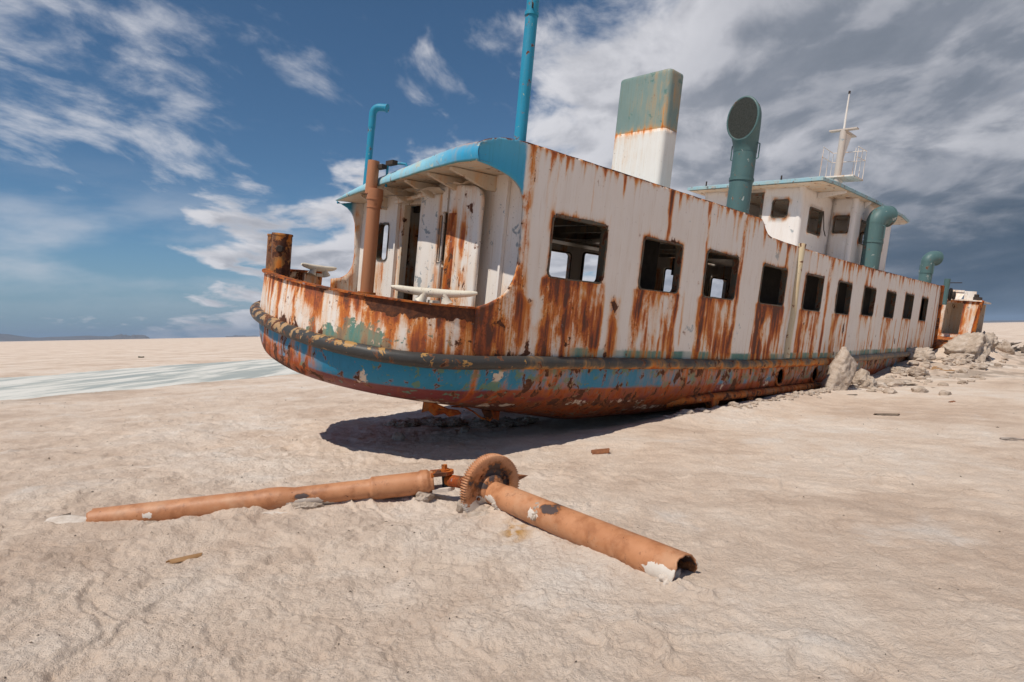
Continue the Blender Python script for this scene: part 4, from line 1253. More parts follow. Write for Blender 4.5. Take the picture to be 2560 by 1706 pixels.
# funnel
def build_funnel():
    def ring(z, k):
        x0, x1 = 4.70 - 0.0, 5.16; y0, y1 = 1.575, 2.80
        g = 0.0
        return [(a, b, z) for a, b in rrect(x0 - g, x1 + g, y0 - g, y1 + g, 0.09, 4)]
    def body(name, mat, z0, z1, cap):
        n = 0; V = []; zs = np.linspace(z0, z1, 24)
        for z in zs:
            V += ring(z, 0)
        m = len(ring(0, 0))
        if cap:
            cx, cy = 4.93, 2.19
            for s_, dz in ((0.97, 0.03), (0.90, 0.045)):
                V += [(cx + (a - cx) * s_, cy + (b - cy) * (1 - (1 - s_) * 0.5), z1 + dz) for a, b, _ in ring(0, 0)]
        nr = len(V) // m
        F = [(i * m + k, i * m + (k + 1) % m, (i + 1) * m + (k + 1) % m, (i + 1) * m + k) for i in range(nr - 1) for k in range(m)]
        F.append(tuple((nr - 1) * m + k for k in range(m)))
        V = np.array(V)
        zz = V[:, 2]; yy = V[:, 1]
        if cap:
            at = dict(stain=0.06 + 0.45 * np.exp(-(zz - z0) / 0.05) + 0.30 * gauss(yy, 1.62, 0.05) + 0.25 * gauss(yy, 1.80, 0.1) * band(zz, 4.2, 4.8, 0.1), bare=-0.10 + 0.5 * gauss(yy, 1.88, 0.09) * gauss(zz, 4.62, 0.17) + 0.40 * gauss(yy, 1.80, 0.1) * gauss(zz, 4.30, 0.06), under=0.1 + 0.0 * zz)
            # colour of the cap shared by the attribute version of the paint
        else:
            at = dict(stain=0.02 + 0.50 * np.exp(-(z1 - zz) / 0.07) + 0.45 * gauss(yy, 2.78, 0.07) + 0.5 * gauss(yy, 2.52, 0.03) * band(zz, 3.5, 3.85, 0.05), bare=-0.2 + 0 * zz, under=-0.2 + 0 * zz)
        return mk(name, V, F, mat, ship, attrs=at, smooth=True)
    body('funnel', 'white_paint', 2.45, 4.20, False)
    body('funnel_cap', 'funnel_green', 4.203, 5.24, True)


build_funnel()


# ventilators
def cowl(name, base, r, ztop, face, cowl_r, cz, mat, flat=False):
    """base (x,y,z); straight trunk to ztop, then a bent cowl opening along face (unit xy)"""
    root = MB().tube([base, (base[0], base[1], (base[2] + ztop) / 2), (base[0], base[1], ztop)], r, 24).build(name, mat, ship, True)
    zb = base[2] + (ztop - base[2]) * 0.62
    MB().tube([(base[0], base[1], zb - 0.03), (base[0], base[1], zb + 0.03)], r * 1.08, 24).build('trunk_band', mat, root, True)
    fx, fy = face
    pts = []; rad = []
    for k in range(13):
        a = (PI / 2) * k / 12
        R_ = cowl_r * 1.05
        pts.append((base[0] + fx * R_ * (1 - math.cos(a)), base[1] + fy * R_ * (1 - math.cos(a)), ztop - 0.02 + (cz - ztop) * math.sin(a)))
        rad.append(r * 1.02 + (cowl_r - r) * (k / 12) ** 1.1)
    e = pts[-1]; pts.append((e[0] + fx * 0.10, e[1] + fy * 0.10, e[2])); rad.append(cowl_r)
    MB().tube(pts, rad, 28).build('cowl', mat, root, True)
    e = pts[-1]
    MB().tube([(e[0] - fx * 0.03, e[1] - fy * 0.03, e[2]), (e[0] + fx * 0.015, e[1] + fy * 0.015, e[2])], cowl_r * 1.05, 28).build('cowl_rim', mat, root, True)
    # wire screen
    tx, ty = -fy, fx; q = MB()
    nW = 17
    for k in range(-nW, nW + 1):
        c = k / nW * cowl_r; hlf = math.sqrt(max(0, (cowl_r * 0.99) ** 2 - c * c))
        if hlf < 0.02:
            continue
        ex, ey = e[0] + fx * 0.022, e[1] + fy * 0.022
        q.tube([(ex + tx * c, ey + ty * c, e[2] - hlf), (ex + tx * c, ey + ty * c, e[2] + hlf)], 0.0035, 4, False)
        q.tube([(ex - tx * hlf, ey - ty * hlf, e[2] + c), (ex + tx * hlf, ey + ty * hlf, e[2] + c)], 0.0035, 4, False)
    q.build('wire_screen', 'mesh_dark', root)
    MB().tube([(e[0] - fx * 0.02, e[1] - fy * 0.02, e[2]), (e[0] + fx * 0.016, e[1] + fy * 0.016, e[2])], cowl_r * 0.96, 28).build('dark_throat', 'dark', root, True)
    # two grab handles
    for s_ in (-1, 1):
        hx, hy = base[0] + tx * s_ * r * 0.98, base[1] + ty * s_ * r * 0.98
        ox, oy = tx * s_ * 0.07, ty * s_ * 0.07
        z0 = ztop - 0.42
        MB().tube([(hx, hy, z0), (hx + ox, hy + oy, z0 + 0.03), (hx + ox, hy + oy, z0 + 0.33), (hx, hy, z0 + 0.36)], 0.013, 6).build('grab_handle', mat, root)
    return root


def oval_cowl(base, r, ztop, face, rv, rh, cz, off, mat):
    """trunk ventilator whose big oval mouth is set almost flush on the trunk"""
    root = MB().tube([base, (base[0], base[1], (base[2] + ztop) / 2), (base[0], base[1], ztop)], r, 28).build('ventilator', mat, ship, True)
    fx, fy = face; tx, ty = -fy, fx
    V = []; n = 36; K = 14
    for k in range(K + 2):
        u = min(k / K, 1.0); a = u * PI / 2; q = u * u * (3 - 2 * u)
        ext = 0.10 if k == K + 1 else 0.0
        c = np.array([base[0] + fx * (off * q + ext), base[1] + fy * (off * q + ext), ztop - 0.45 + (cz - ztop + 0.45) * math.sin(a) ** 1.15])
        A_ = np.array([tx, ty, 0]) * (r * 1.02 + (rh - r) * q)
        B_ = (np.array([-fx, -fy, 0]) * math.cos(a) + np.array([0, 0, 1]) * math.sin(a)) * (r * 1.02 + (rv - r) * q)
        for i in range(n):
            t_ = 2 * PI * i / n; V.append(c + A_ * math.cos(t_) + B_ * math.sin(t_))
    F = [(k * n + i, k * n + (i + 1) % n, (k + 1) * n + (i + 1) % n, (k + 1) * n + i) for k in range(K + 1) for i in range(n)]
    F.append(tuple((K + 1) * n + i for i in range(n)))
    MB().add(V, F).build('cowl', mat, root, True)
    e = np.array(V[-n:]).mean(0)
    def oval(s_, d):
        return [e + np.array([fx, fy, 0]) * d + np.array([tx, ty, 0]) * rh * s_ * math.cos(t_) + np.array([0, 0, 1]) * rv * s_ * math.sin(t_) for t_ in np.linspace(0, 2 * PI, 49)]
    MB().tube(oval(0.98, 0.0), 0.028, 8, False).build('cowl_rim', mat, root, True)
    O = oval(0.93, 0.012)[:-1]
    MB().add(O, [tuple(range(len(O)))]).build('dark_throat', 'dark', root)
    q = MB(); nW = 22
    for k in range(-nW, nW + 1):
        g = k / nW * 0.95; h_ = math.sqrt(1 - g * g) * 0.95
        b = e + np.array([fx, fy, 0]) * 0.022
        q.tube([b + np.array([tx, ty, 0]) * rh * g - np.array([0, 0, rv * h_]), b + np.array([tx, ty, 0]) * rh * g + np.array([0, 0, rv * h_])], 0.004, 4, False)
        q.tube([b + np.array([0, 0, rv * g]) - np.array([tx, ty, 0]) * rh * h_, b + np.array([0, 0, rv * g]) + np.array([tx, ty, 0]) * rh * h_], 0.004, 4, False)
    q.build('wire_screen', 'mesh_dark', root)
    zb = 3.56
    MB().tube([(base[0], base[1], zb - 0.03), (base[0], base[1], zb + 0.03)], r * 1.08, 24).build('trunk_band', mat, root, True)
    for s_ in (-1, 1):
        hx, hy = base[0] + tx * s_ * r * 0.98, base[1] + ty * s_ * r * 0.98; ox, oy = tx * s_ * 0.07, ty * s_ * 0.07; z0 = 3.95
        MB().tube([(hx, hy, z0), (hx + ox, hy + oy, z0 + 0.03), (hx + ox, hy + oy, z0 + 0.30), (hx, hy, z0 + 0.33)], 0.013, 6).build('grab_handle', mat, root)


def unit(a):
    return (math.cos(math.radians(a)), math.sin(math.radians(a)))


# face angles in the ship frame: 180 = straight aft, -90 = starboard
oval_cowl((6.62, 0.98, 2.30), 0.222, 4.55, unit(-178), 0.415, 0.315, 4.70, 0.16, 'vent_green')
cowl('ventilator', (12.95, 0.55, 2.35), 0.225, 3.62, unit(-20), 0.27, 3.88, 'vent_green')
cowl('ventilator', (20.2, 1.15, 2.4), 0.20, 3.35, unit(-25), 0.25, 3.55, 'vent_green')

# pipes on the after roof
MB().tube([(0.02, 0.16, 2.55), (0.0, 0.15, 4.35)], 0.073, 18).build('signal_mast', 'blue_paint', ship, True)
MB().tube([(0.0, 0.15, 4.10), (0.0, 0.15, 4.14)], 0.083, 18).build('mast_collar', 'blue_paint', ship, True)
MB().tube([(0.0, 0.15, 4.35), (0.0, 0.15, 6.0)], 0.066, 18).build('mast_top', 'blue_paint', ship, True)
for a in (-0.02, 0.17):
    d = unit(-130 + (180 if a > 0 else 0))
    MB().tube([(0.0 + d[0] * 0.07, 0.15 + d[1] * 0.07, 4.17), (0.0 + d[0] * 0.15, 0.15 + d[1] * 0.15, 4.18)], 0.011, 6).build('collar_bolt', 'black_iron', ship)
bp = MB().tube([(-0.30, 3.36, 2.25), (-0.29, 3.35, 3.28)], 0.052, 16).build('vent_pipe', 'blue_paint', ship, True)
el = [(-0.29, 3.35, 3.18), (-0.29, 3.35, 3.36)] + [(-0.29 + 0.16 * math.sin(t) * 0.62, 3.35 - 0.16 * math.sin(t) * 0.78 * 1.0, 3.36 + 0.13 * (1 - math.cos(t)) * 1.0 + 0.0) for t in np.linspace(0.3, PI / 2, 7)]
el2 = [(-0.29, 3.35, 3.18), (-0.29, 3.35, 3.38)]
for t in np.linspace(0.25, PI / 2, 7):
    dd = 0.11 * (1 - math.cos(t)); el2.append((-0.29 + dd * 0.55, 3.35 - dd * 0.83, 3.38 + 0.11 * math.sin(t)))
e = el2[-1]; el2.append((e[0] + 0.09 * 0.55, e[1] - 0.09 * 0.83, e[2] - 0.004)); el2.append((e[0] + 0.13 * 0.55, e[1] - 0.13 * 0.83, e[2] - 0.012))
MB().tube(el2, [0.056] * (len(el2) - 1) + [0.066], 16).build('pipe_elbow', 'blue_paint', bp, True)
goose = [(-0.36, 2.62, 2.22), (-0.36, 2.62, 2.50)] + [(-0.36 + 0.05 * (1 - math.cos(t)), 2.62 - 0.05 * (1 - math.cos(t)), 2.50 + 0.06 * math.sin(t)) for t in np.linspace(0.3, PI / 2, 5)] + [(-0.24, 2.44, 2.565), (-0.20, 2.38, 2.56), (-0.19, 2.365, 2.525)]
MB().tube(goose, 0.018, 10).build('gooseneck_pipe', 'blue_paint', ship, True)
for y0, z0 in ((2.70, 2.47), (2.40, 2.50)):
    MB().box((-0.46, y0 - 0.10, z0), (-0.38, y0 + 0.10, z0 + 0.06)).build('pipe_clamp', 'black_iron', ship)
# painted exhaust stack at the edge of the overhang
ex = MB().tube([(-0.46, 2.76, 0.12), (-0.46, 2.76, 0.66), (-0.455, 2.76, 1.9), (-0.45, 2.76, 1.98), (-0.45, 2.76, 2.03), (-0.45, 2.76, 2.18)], [0.098, 0.098, 0.098, 0.108, 0.118, 0.118], 22).build('exhaust_stack', 'brown_pipe', ship, True)
MB().tube([(-0.50, 2.80, 2.10), (-0.49, 2.80, 2.58)], 0.085, 20).build('stack_top', 'brown_pipe', ex, True)
MB().tube([(-0.46, 2.76, 0.63), (-0.46, 2.76, 0.665)], 0.135, 20).build('stack_flange', 'heavy_rust', ex, True)
MB().tube([(-0.45, 2.76, 1.90), (-0.45, 2.76, 1.915)], 0.112, 20).build('stack_ring', 'brown_pipe', ex, True)
MB().tube([(-0.45, 2.76, 2.02), (-0.45, 2.76, 2.035)], 0.123, 20).build('stack_ring', 'brown_pipe', ex, True)

# bollards and cleats
for x, y, zt in ((-1.58, 3.24, 1.375), (-1.50, 3.66, 1.37)):
    b = MB().tube([(x, y, 0.3), (x, y, zt - 0.03), (x, y, zt - 0.025), (x, y, zt)], [0.135, 0.135, 0.145, 0.14], 24).build('bollard', 'bollard_rust', ship, True)
    d = unit(-118)
    MB().tube([(x + d[0] * 0.12, y + d[1] * 0.12, zt - 0.22), (x + d[0] * 0.19, y + d[1] * 0.19, zt - 0.22), (x + d[0] * 0.205, y + d[1] * 0.205, zt - 0.22)], [0.05, 0.05, 0.038], 16).build('bollard_pin', 'black_iron', b, True)


def cleat(c, ang, L, zrot=0.0):
    """horn cleat: two feet, body and two upturned horns"""
    d = unit(ang); w = (-d[1], d[0])
    def P(u, v, z): return (c[0] + d[0] * u + w[0] * v, c[1] + d[1] * u + w[1] * v, c[2] + z + zrot * u)
    pts = []; rad = []
    for k in range(15):
        u = -1 + 2 * k / 14
        pts.append(P(u * L / 2, 0, 0.115 + 0.035 * abs(u) ** 2.2)); rad.append(0.052 - 0.022 * abs(u) ** 1.4)
    rad[0] *= 0.55; rad[-1] *= 0.55
    o = MB().tube(pts, rad, 14).build('cleat', 'cleat_paint', ship, True)
    for s_ in (-1, 1):
        MB().tube([P(s_ * 0.15, 0, 0.0), P(s_ * 0.13, 0, 0.05), P(s_ * 0.11, 0, 0.12)], [0.075, 0.052, 0.05], 12).build('cleat_foot', 'cleat_paint', o, True)
    MB().box((c[0] - 0.05, c[1] - 0.05, c[2] - 0.02), (c[0] + 0.05, c[1] + 0.05, c[2] + 0.03)).build('cleat_pad', 'cleat_paint', o)
    return o


cleat((-0.86, 0.36, 0.675), 148, 0.98, -0.02)
cleat((-0.62, 4.15, 0.83), 18, 0.72, -0.02)

# wheelhouse on the upper deck
wh_parts = []


def upright(name, p0, p1, z0, z1, holes, mat='white_clean', th=0.05):
    p0, p1 = np.array(p0), np.array(p1); L_ = np.linalg.norm(p1 - p0); d = (p1 - p0) / L_; nrm = np.array([-d[1], d[0]])
    out = [(0, z0), (L_, z0), (L_, z1), (0, z1)]
    Q, T, L = sheet(out, holes, np.arange(0, L_, 0.12), np.arange(z0, z1, 0.12), 0.12)
    f = np.c_[p0[0] + d[0] * Q[:, 0], p0[1] + d[1] * Q[:, 0], Q[:, 1]]
    b = f + np.array([nrm[0], nrm[1], 0]) * th
    V, F = solid_sheet(f, b, T, L)
    st = 0.05 + 0.25 * np.exp(-(Q[:, 1] - z0) / 0.3)
    for q in holes:
        q = np.array(q); dd = np.min(np.hypot(Q[:, 0:1] - q[None, :, 0], Q[:, 1:2] - q[None, :, 1]), axis=1); st = st + 0.5 * np.exp(-dd / 0.04)
    o = mk(name, V, F, mat, ship, attrs=dict(stain=np.r_[st, st]))
    for q in holes:
        q = np.array(q); fr = []
        inn = q.mean(0) + (q - q.mean(0)) * 0.88
        n = len(q)
        def w3(a, off): return (p0[0] + d[0] * a[0] - nrm[0] * off, p0[1] + d[1] * a[0] - nrm[1] * off, a[1])
        Vv = [w3(a, 0.014) for a in q] + [w3(a, 0.014) for a in inn] + [w3(a, -0.07) for a in inn] + [w3(a, -0.07) for a in q]
        Ff = [(k * n + i, k * n + (i + 1) % n, ((k + 1) % 4) * n + (i + 1) % n, ((k + 1) % 4) * n + i) for k in range(4) for i in range(n)]
        MB().add(Vv, Ff).build('window_frame', 'frame_rust', o)
    return o


Z0, Z1 = 2.33, 4.22
upright('wheelhouse_wall', (10.5, 4.2), (10.5, 1.50), Z0, Z1, [rrect(4.2 - 2.22, 4.2 - 1.78, 3.42, 3.90, 0.07), [(4.2 - 3.5, 2.75), (4.2 - 2.46, 2.75), (4.2 - 2.46, 4.1), (4.2 - 3.5, 4.1)]])
upright('wheelhouse_wall', (10.56, 1.45), (12.3, 1.45), Z0, Z1, [rrect(0.38, 1.20, 3.12, 3.78, 0.07)])
upright('wheelhouse_wall', (12.3, 1.45), (12.3, 0.92), Z0, Z1, [rrect(0.08, 0.49, 3.27, 3.76, 0.06)])
upright('wheelhouse_wall', (12.36, 0.86), (15.4, 0.95), Z0, Z1, [rrect(0.45, 1.2, 3.08, 3.72, 0.07), rrect(1.6, 2.5, 3.08, 3.72, 0.07)])
upright('wheelhouse_wall', (15.4, 0.95), (16.1, 2.2), Z0, Z1, [rrect(0.3, 1.1, 3.2, 3.8, 0.07)])
upright('wheelhouse_wall', (16.1, 2.2), (15.4, 3.6), Z0, Z1, [rrect(0.3, 1.1, 3.2, 3.8, 0.07)])
upright('wheelhouse_wall', (15.4, 3.6), (10.5, 4.2), Z0, Z1, [rrect(0.6, 1.5, 3.1, 3.75, 0.07), rrect(2.6, 3.4, 3.1, 3.75, 0.07)])
for x, y in ((10.57, 1.52), (12.37, 0.93)):
    MB().tube([(x, y, Z0), (x, y, Z1)], 0.085, 16).build('wheelhouse_corner', 'white_clean', ship, True)
MB().box((11.2, 1.7, 2.4), (11.25, 3.5, 3.0)).build('console_back', 'interior', ship)


def build_whroof():
    out = [(9.95, 0.80), (10.6, 0.70), (13.0, 0.66), (15.6, 0.72), (16.6, 0.85), (16.95, 1.05), (17.05, 1.6), (17.05, 2.8), (16.8, 3.8), (16.0, 4.3), (10.1, 4.55)]
    out = dense(out, 0.25); n = len(out)
    c = np.mean(np.array(out), 0)
    V = []
    for s_, z, z2 in ((0.96, 4.19, 0), (1.0, 4.20, 0), (1.0, 4.265, 0), (0.93, 4.34, 0), (0.5, 4.44, 0)):
        V += [(c[0] + (x - c[0]) * s_, c[1] + (y - c[1]) * s_, z + 0.004 * random.random()) for x, y in out]
    F = [(k * n + i, k * n + (i + 1) % n, (k + 1) * n + (i + 1) % n, (k + 1) * n + i) for k in range(4) for i in range(n)]
    F.append(tuple(4 * n + i for i in range(n)))
    MB().add(V, F).build('wheelhouse_roof', 'roof_blue', ship)
    V = [(c[0] + (x - c[0]) * 0.985, c[1] + (y - c[1]) * 0.985, 4.185) for x, y in out] + [(c[0] + (x - c[0]) * 0.4, c[1] + (y - c[1]) * 0.4, 4.20) for x, y in out]
    MB().add(V, [(i, (i + 1) % n, n + (i + 1) % n, n + i) for i in range(n)] + [tuple(n + i for i in range(n))]).build('wheelhouse_soffit', 'soffit', ship)
    for x, y0, y1 in ((11.3, 0.76, 1.44), (12.9, 0.72, 0.86), (14.4, 0.74, 0.9)):
        MB().prism([(y0, 4.185), (y1, 4.185), (y1, 4.03), (y0, 4.14)], 0, x - 0.02, x + 0.02).build('roof_bracket', 'white_clean', ship)


build_whroof()
for x, y, h_ in ((10.0, 3.9, 0.12), (10.15, 1.9, 0.16)):
    MB().tube([(x, y, 4.26), (x, y, 4.26 + h_)], 0.02, 8).build('roof_lamp', 'black_iron', ship)
MB().tube([(11.9 + 0.22 * math.cos(t), 1.25 + 0.22 * math.sin(t), 4.40 + 0.01 * math.sin(3 * t)) for t in np.linspace(0, 5.6, 20)], 0.016, 6).build('cable_coil', 'black_iron', ship)
MB().tube([(11.72, 1.42, 3.78), (11.78, 1.40, 3.5), (11.80, 1.38, 3.3), (11.9, 1.36, 3.15)], 0.012, 6).build('hanging_cable', 'black_iron', ship)

# radar mast
mx, my = 13.0, 1.72
ms = MB().tube([(mx, my, 4.3), (mx, my, 6.2)], 0.088, 18).build('radar_mast', 'mast_paint', ship, True)
MB().tube([(mx, my, 6.2), (mx, my, 6.7), (mx + 0.01, my, 7.2)], [0.03, 0.024, 0.016], 8).build('topmast', 'white_paint', ms)
MB().tube([(mx + 0.01, my, 7.2), (mx + 0.01, my, 7.27)], 0.03, 8).build('mast_lamp', 'black_iron', ms)
MB().box((mx - 0.08, my - 0.36, 6.20), (mx + 0.08, my + 0.36, 6.235)).build('crosstree', 'mast_paint', ms)
MB().box((mx, my - 0.07, 6.19), (mx + 0.75, my + 0.07, 6.22)).build('lamp_bracket', 'mast_paint', ms)
MB().prism([(mx + 0.08, 6.18), (mx + 0.55, 6.18), (mx + 0.08, 5.2)], 1, my - 0.012, my + 0.012).build('mast_gusset', 'white_rusty', ms)
MB().prism([(mx + 0.08, 4.9), (mx + 0.40, 4.9), (mx + 0.10, 4.3)], 1, my - 0.012, my + 0.012).build('mast_gusset', 'white_rusty', ms)
MB().box((mx - 0.12, my - 0.46, 4.91), (mx + 0.62, my + 0.46, 4.95)).build('radar_platform', 'white_rusty', ms)
rl = MB()
cor = [(mx + 0.0, my - 0.44), (mx + 0.60, my - 0.44), (mx + 0.60, my + 0.44), (mx - 0.1, my + 0.44)]
for zz in (5.72, 5.45):
    rl.tube([(a, b, zz + (0.02 * k)) for k, (a, b) in enumerate(cor)], 0.011, 5)
rl.build('platform_rail', 'white_rusty', ms)
for k, (a, b) in enumerate([cor[0], (mx + 0.3, my - .44), cor[1], (mx + 0.60, my - 0.15), (mx + .60, my + 0.15), cor[2], (mx + 0.3, my + .44), cor[3]]):
    MB().tube([(a, b, 4.95), (a + 0.03, b, 5.74 + (0.12 if k in (3, 4) else 0))], 0.009, 5).build('rail_stanchion', 'white_rusty', ms)

# forecastle beyond the end of the long house
fx = 23.5
fo = panel('forecastle_bulkhead', 'white_paint', fx, 0.12, 2.6, 0.75, 2.25, [[(0.64, 0.95), (1.20, 0.92), (1.18, 2.13), (0.62, 2.14)]], 0.06,
           lambda Y, Z: dict(stain=0.42 + 0.55 * sst(Z, 2.05, 2.25) + 0.5 * gauss(Y, 0.60, 0.06) + 0.5 * gauss(Y, 1.26, 0.07), bare=-0.1 + 0 * Y, under=0 * Y), r=[(0.28, 0.50), (2.9, 0.50), (2.9, 2.35), (0.10, 2.24)])
MB().box((fx + 0.06, 0.55, 0.8), (fx + 1.4, 2.6, 0.85)).build('forecastle_floor', 'interior', ship)
MB().box((fx + 1.4, 0.2, 0.8), (fx + 1.45, 2.6, 2.2)).build('forecastle_back', 'soffit', ship)
MB().box((fx + 0.06, 1.30, 0.85), (fx + 1.4, 1.34, 2.2)).build('forecastle_partition', 'soffit', ship)
MB().box((fx - 0.08, 0.06, 2.24), (fx + 1.5, 2.7, 2.29)).build('forecastle_deck', 'white_rusty', ship)
MB().tube([(fx - 0.02, 0.20, 0.55), (fx - 0.02, 0.17, 1.2), (fx, 0.13, 1.8), (fx, 0.06, 2.30)], [0.06, 0.075, 0.06, 0.07], 8, jit=0.1).build('stem_bar', 'heavy_rust', ship)
MB().add([(fx + 0.1, 1.25, 2.30), (fx + 0.1, 0.75, 2.30), (fx + 0.5, 0.72, 2.62), (fx + 0.5, 1.25, 2.66), (fx + 0.14, 1.25, 2.30), (fx + 0.14, 0.75, 2.30), (fx + 0.54, 0.72, 2.62), (fx + 0.54, 1.25, 2.66)],
         [(0, 1, 2, 3), (7, 6, 5, 4), (0, 1, 5, 4), (1, 2, 6, 5), (2, 3, 7, 6), (3, 0, 4, 7)]).build('windlass_guard', 'white_rusty', ship)
MB().box((fx + 0.4, 0.36, 2.3), (fx + 0.44, 0.74, 2.64)).build('bow_bulwark', 'white_rusty', ship)
MB().box((fx + 0.35, 0.74, 2.58), (fx + 0.42, 1.3, 2.66)).build('bow_capping', 'white_rusty', ship)
MB().box((fx + 0.1, 0.14, 2.3), (fx + 0.35, 0.38, 2.42)).build('fairlead', 'black_iron', ship)
MB().tube([(fx + 0.2, 0.3, 2.42), (fx + 0.2, 0.3, 2.52)], 0.08, 10).build('fairlead_roller', 'black_iron', ship)
wl = MB().tube([(22.6, 1.05, 2.0), (22.6, 1.05, 2.98)], 0.10, 14).build('samson_post', 'vent_green', ship, True)
MB().tube([(22.62, 0.95, 2.84), (22.9, 0.65, 2.88)], 0.015, 6).build('post_pin', 'black_iron', wl)
for k, (yy, zz, rr) in enumerate(((1.12, 2.45, 0.2), (0.98, 2.42, 0.24), (0.86, 2.38, 0.16))):
    MB().tube([(22.9, yy, zz), (22.9, yy - 0.05, zz)], rr, 16).build('windlass_drum', 'black_iron', ship)
MB().add([(21.5, 0.7, 0.45), (23.4, 0.3, 0.8), (23.4, 1.5, 0.8), (21.5, 1.4, 0.5), (21.5, 0.75, -0.3), (23.4, 0.45, -0.2), (23.4, 1.5, -0.2), (21.5, 1.4, -0.3)],
         [(0, 1, 2, 3), (7, 6, 5, 4), (0, 1, 5, 4), (1, 2, 6, 5), (2, 3, 7, 6), (3, 0, 4, 7)]).build('bow_plating', 'heavy_rust', ship)


# ------------------------------------------------------------------ drive shaft in the foreground
def pipe_grid(p0, p1, prof, thick, nth=40, ds=0.012, rag0=0.0, rag1=0.0, field=None):
    """open steel tube from p0 to p1; prof = [(s 0..1, radius)]; torn ends; returns arrays and attributes"""
    p0, p1 = np.array(p0), np.array(p1); L_ = np.linalg.norm(p1 - p0); t = (p1 - p0) / L_
    up = np.array([0, 0, 1.0]); w = np.cross(t, up); w /= np.linalg.norm(w); u = np.cross(w, t)
    n = int(L_ / ds); s = np.linspace(0, 1, n)
    th = np.linspace(0, 2 * PI, nth, endpoint=False)
    S, T_ = np.meshgrid(s, th, indexing='ij')
    r = np.interp(S, [a for a, _ in prof], [b for _, b in prof])
    r = r * (1 + 0.008 * fbm(S * L_ * 4, np.cos(T_) * 2 + 5, 3))
    e0 = rag0 * (fbm(np.cos(th) * 2 + 3, np.sin(th) * 2, 3)); e1 = rag1 * (fbm(np.cos(th) * 2 + 7, np.sin(th) * 2 + 1, 3))
    Sx = S * L_ + e0[None, :] * (1 - S) ** 20 + e1[None, :] * S ** 20
    def ring(rr):
        return p0 + Sx[..., None] * t + rr[..., None] * (np.cos(T_)[..., None] * u + np.sin(T_)[..., None] * w)
    A = ring(r).reshape(-1, 3); B = ring(r - thick).reshape(-1, 3); N = len(A)
    i, j = np.meshgrid(np.arange(n - 1), np.arange(nth), indexing='ij'); j2 = (j + 1) % nth
    f = np.stack([i * nth + j, i * nth + j2, (i + 1) * nth + j2, (i + 1) * nth + j], -1).reshape(-1, 4)
    jj = np.arange(nth); k2 = (jj + 1) % nth
    cap0 = np.c_[jj, jj + N, k2 + N, k2]; b = (n - 1) * nth; cap1 = np.c_[jj + b, k2 + b, k2 + b + N, jj + b + N]
    V = np.concatenate([A, B]); F = np.concatenate([f, f[:, ::-1] + N, cap0, cap1])
    bare, salt = field(S.ravel() * L_, T_.ravel(), A[:, 2])
    return V, F, dict(bare=np.r_[bare, 0.5 + 0 * bare], salt=np.r_[salt, 0.25 + 0 * salt])


shaft = empty('drive_shaft', 'orange-brown drive shaft with toothed wheel lying half buried in the salt crust', 'drive shaft')
PA0, PA1 = (-3.40, 4.79, 0.045), (-0.72, 5.285, 0.185)      # long tube to the left
PB0, PB1 = (-0.23, 5.03, 0.165), (0.99, 3.49, 0.06)       # short thick tube towards the camera


def fa(s, th, z):
    side = np.cos(th)        # 1 on top
    near = sst(np.sin(th), -0.2, 0.9)
    bare = -0.15 + 1.0 * gauss(s, 1.62, 0.11) * gauss(side, 0.25, 0.4) + 0.55 * gauss(s, 0.36, 0.06) * gauss(side, 0.25, 0.3) + 0.3 * gauss(s, 2.4, 0.3)
    salt = -0.35 + 1.35 * gauss(s, 1.66, 0.20) * sst(-side, -0.35, 0.25) + 1.1 * gauss(s, 0.45, 0.07) * gauss(side, 0.1, 0.4) + 0.5 * sst(-side, 0.55, 0.9)
    salt = np.where(gauss(s, 1.70, 0.08) * gauss(side, 0.35, 0.25) > 0.4, -0.3, salt)
    return bare, salt


MBt = pipe_grid(PA0, PA1, [(0, 0.095), (0.46, 0.096), (0.49, 0.104), (0.53, 0.101), (0.57, 0.084), (0.80, 0.084), (0.805, 0.100), (0.955, 0.100), (0.957, 0.110), (0.985, 0.110), (0.987, 0.095), (1, 0.092)], 0.012, 40, 0.012, 0.04, 0.0, fa)
mk('shaft_tube', MBt[0], MBt[1], 'shaft_orange', shaft, True, attrs=MBt[2])


def fb(s, th, z):
    side = np.cos(th); near = np.sin(th)     # near: which flank
    bare = -0.18 + 1.15 * gauss(s, 0.82, 0.08) * gauss(side, 0.75, 0.35) + 0.6 * gauss(s, 0.93, 0.06) * gauss(side, 0.8, 0.3) + 0.5 * gauss(s, 1.88, 0.07) * sst(side, 0.5, 0.9) + 0.35 * gauss(s, 0.2, 0.1) * sst(side, 0.3, 0.8)
    salt = -0.35 + 1.2 * gauss(s, 0.70, 0.10) * gauss(side, 0.1, 0.6) + 1.25 * gauss(s, 0.17, 0.10) * gauss(side, -0.2, 0.5) + 1.25 * sst(s, 1.66, 1.82) * (1 - sst(side, 0.25, 0.7)) + 0.45 * sst(-side, 0.6, 0.95)
    return bare, salt


MBt = pipe_grid(PB0, PB1, [(0, 0.092), (0.12, 0.098), (0.14, 0.103), (1, 0.116)], 0.011, 44, 0.011, 0.0, 0.03, fb)
mk('shaft_tube', MBt[0], MBt[1], 'shaft_orange', shaft, True, attrs=MBt[2])


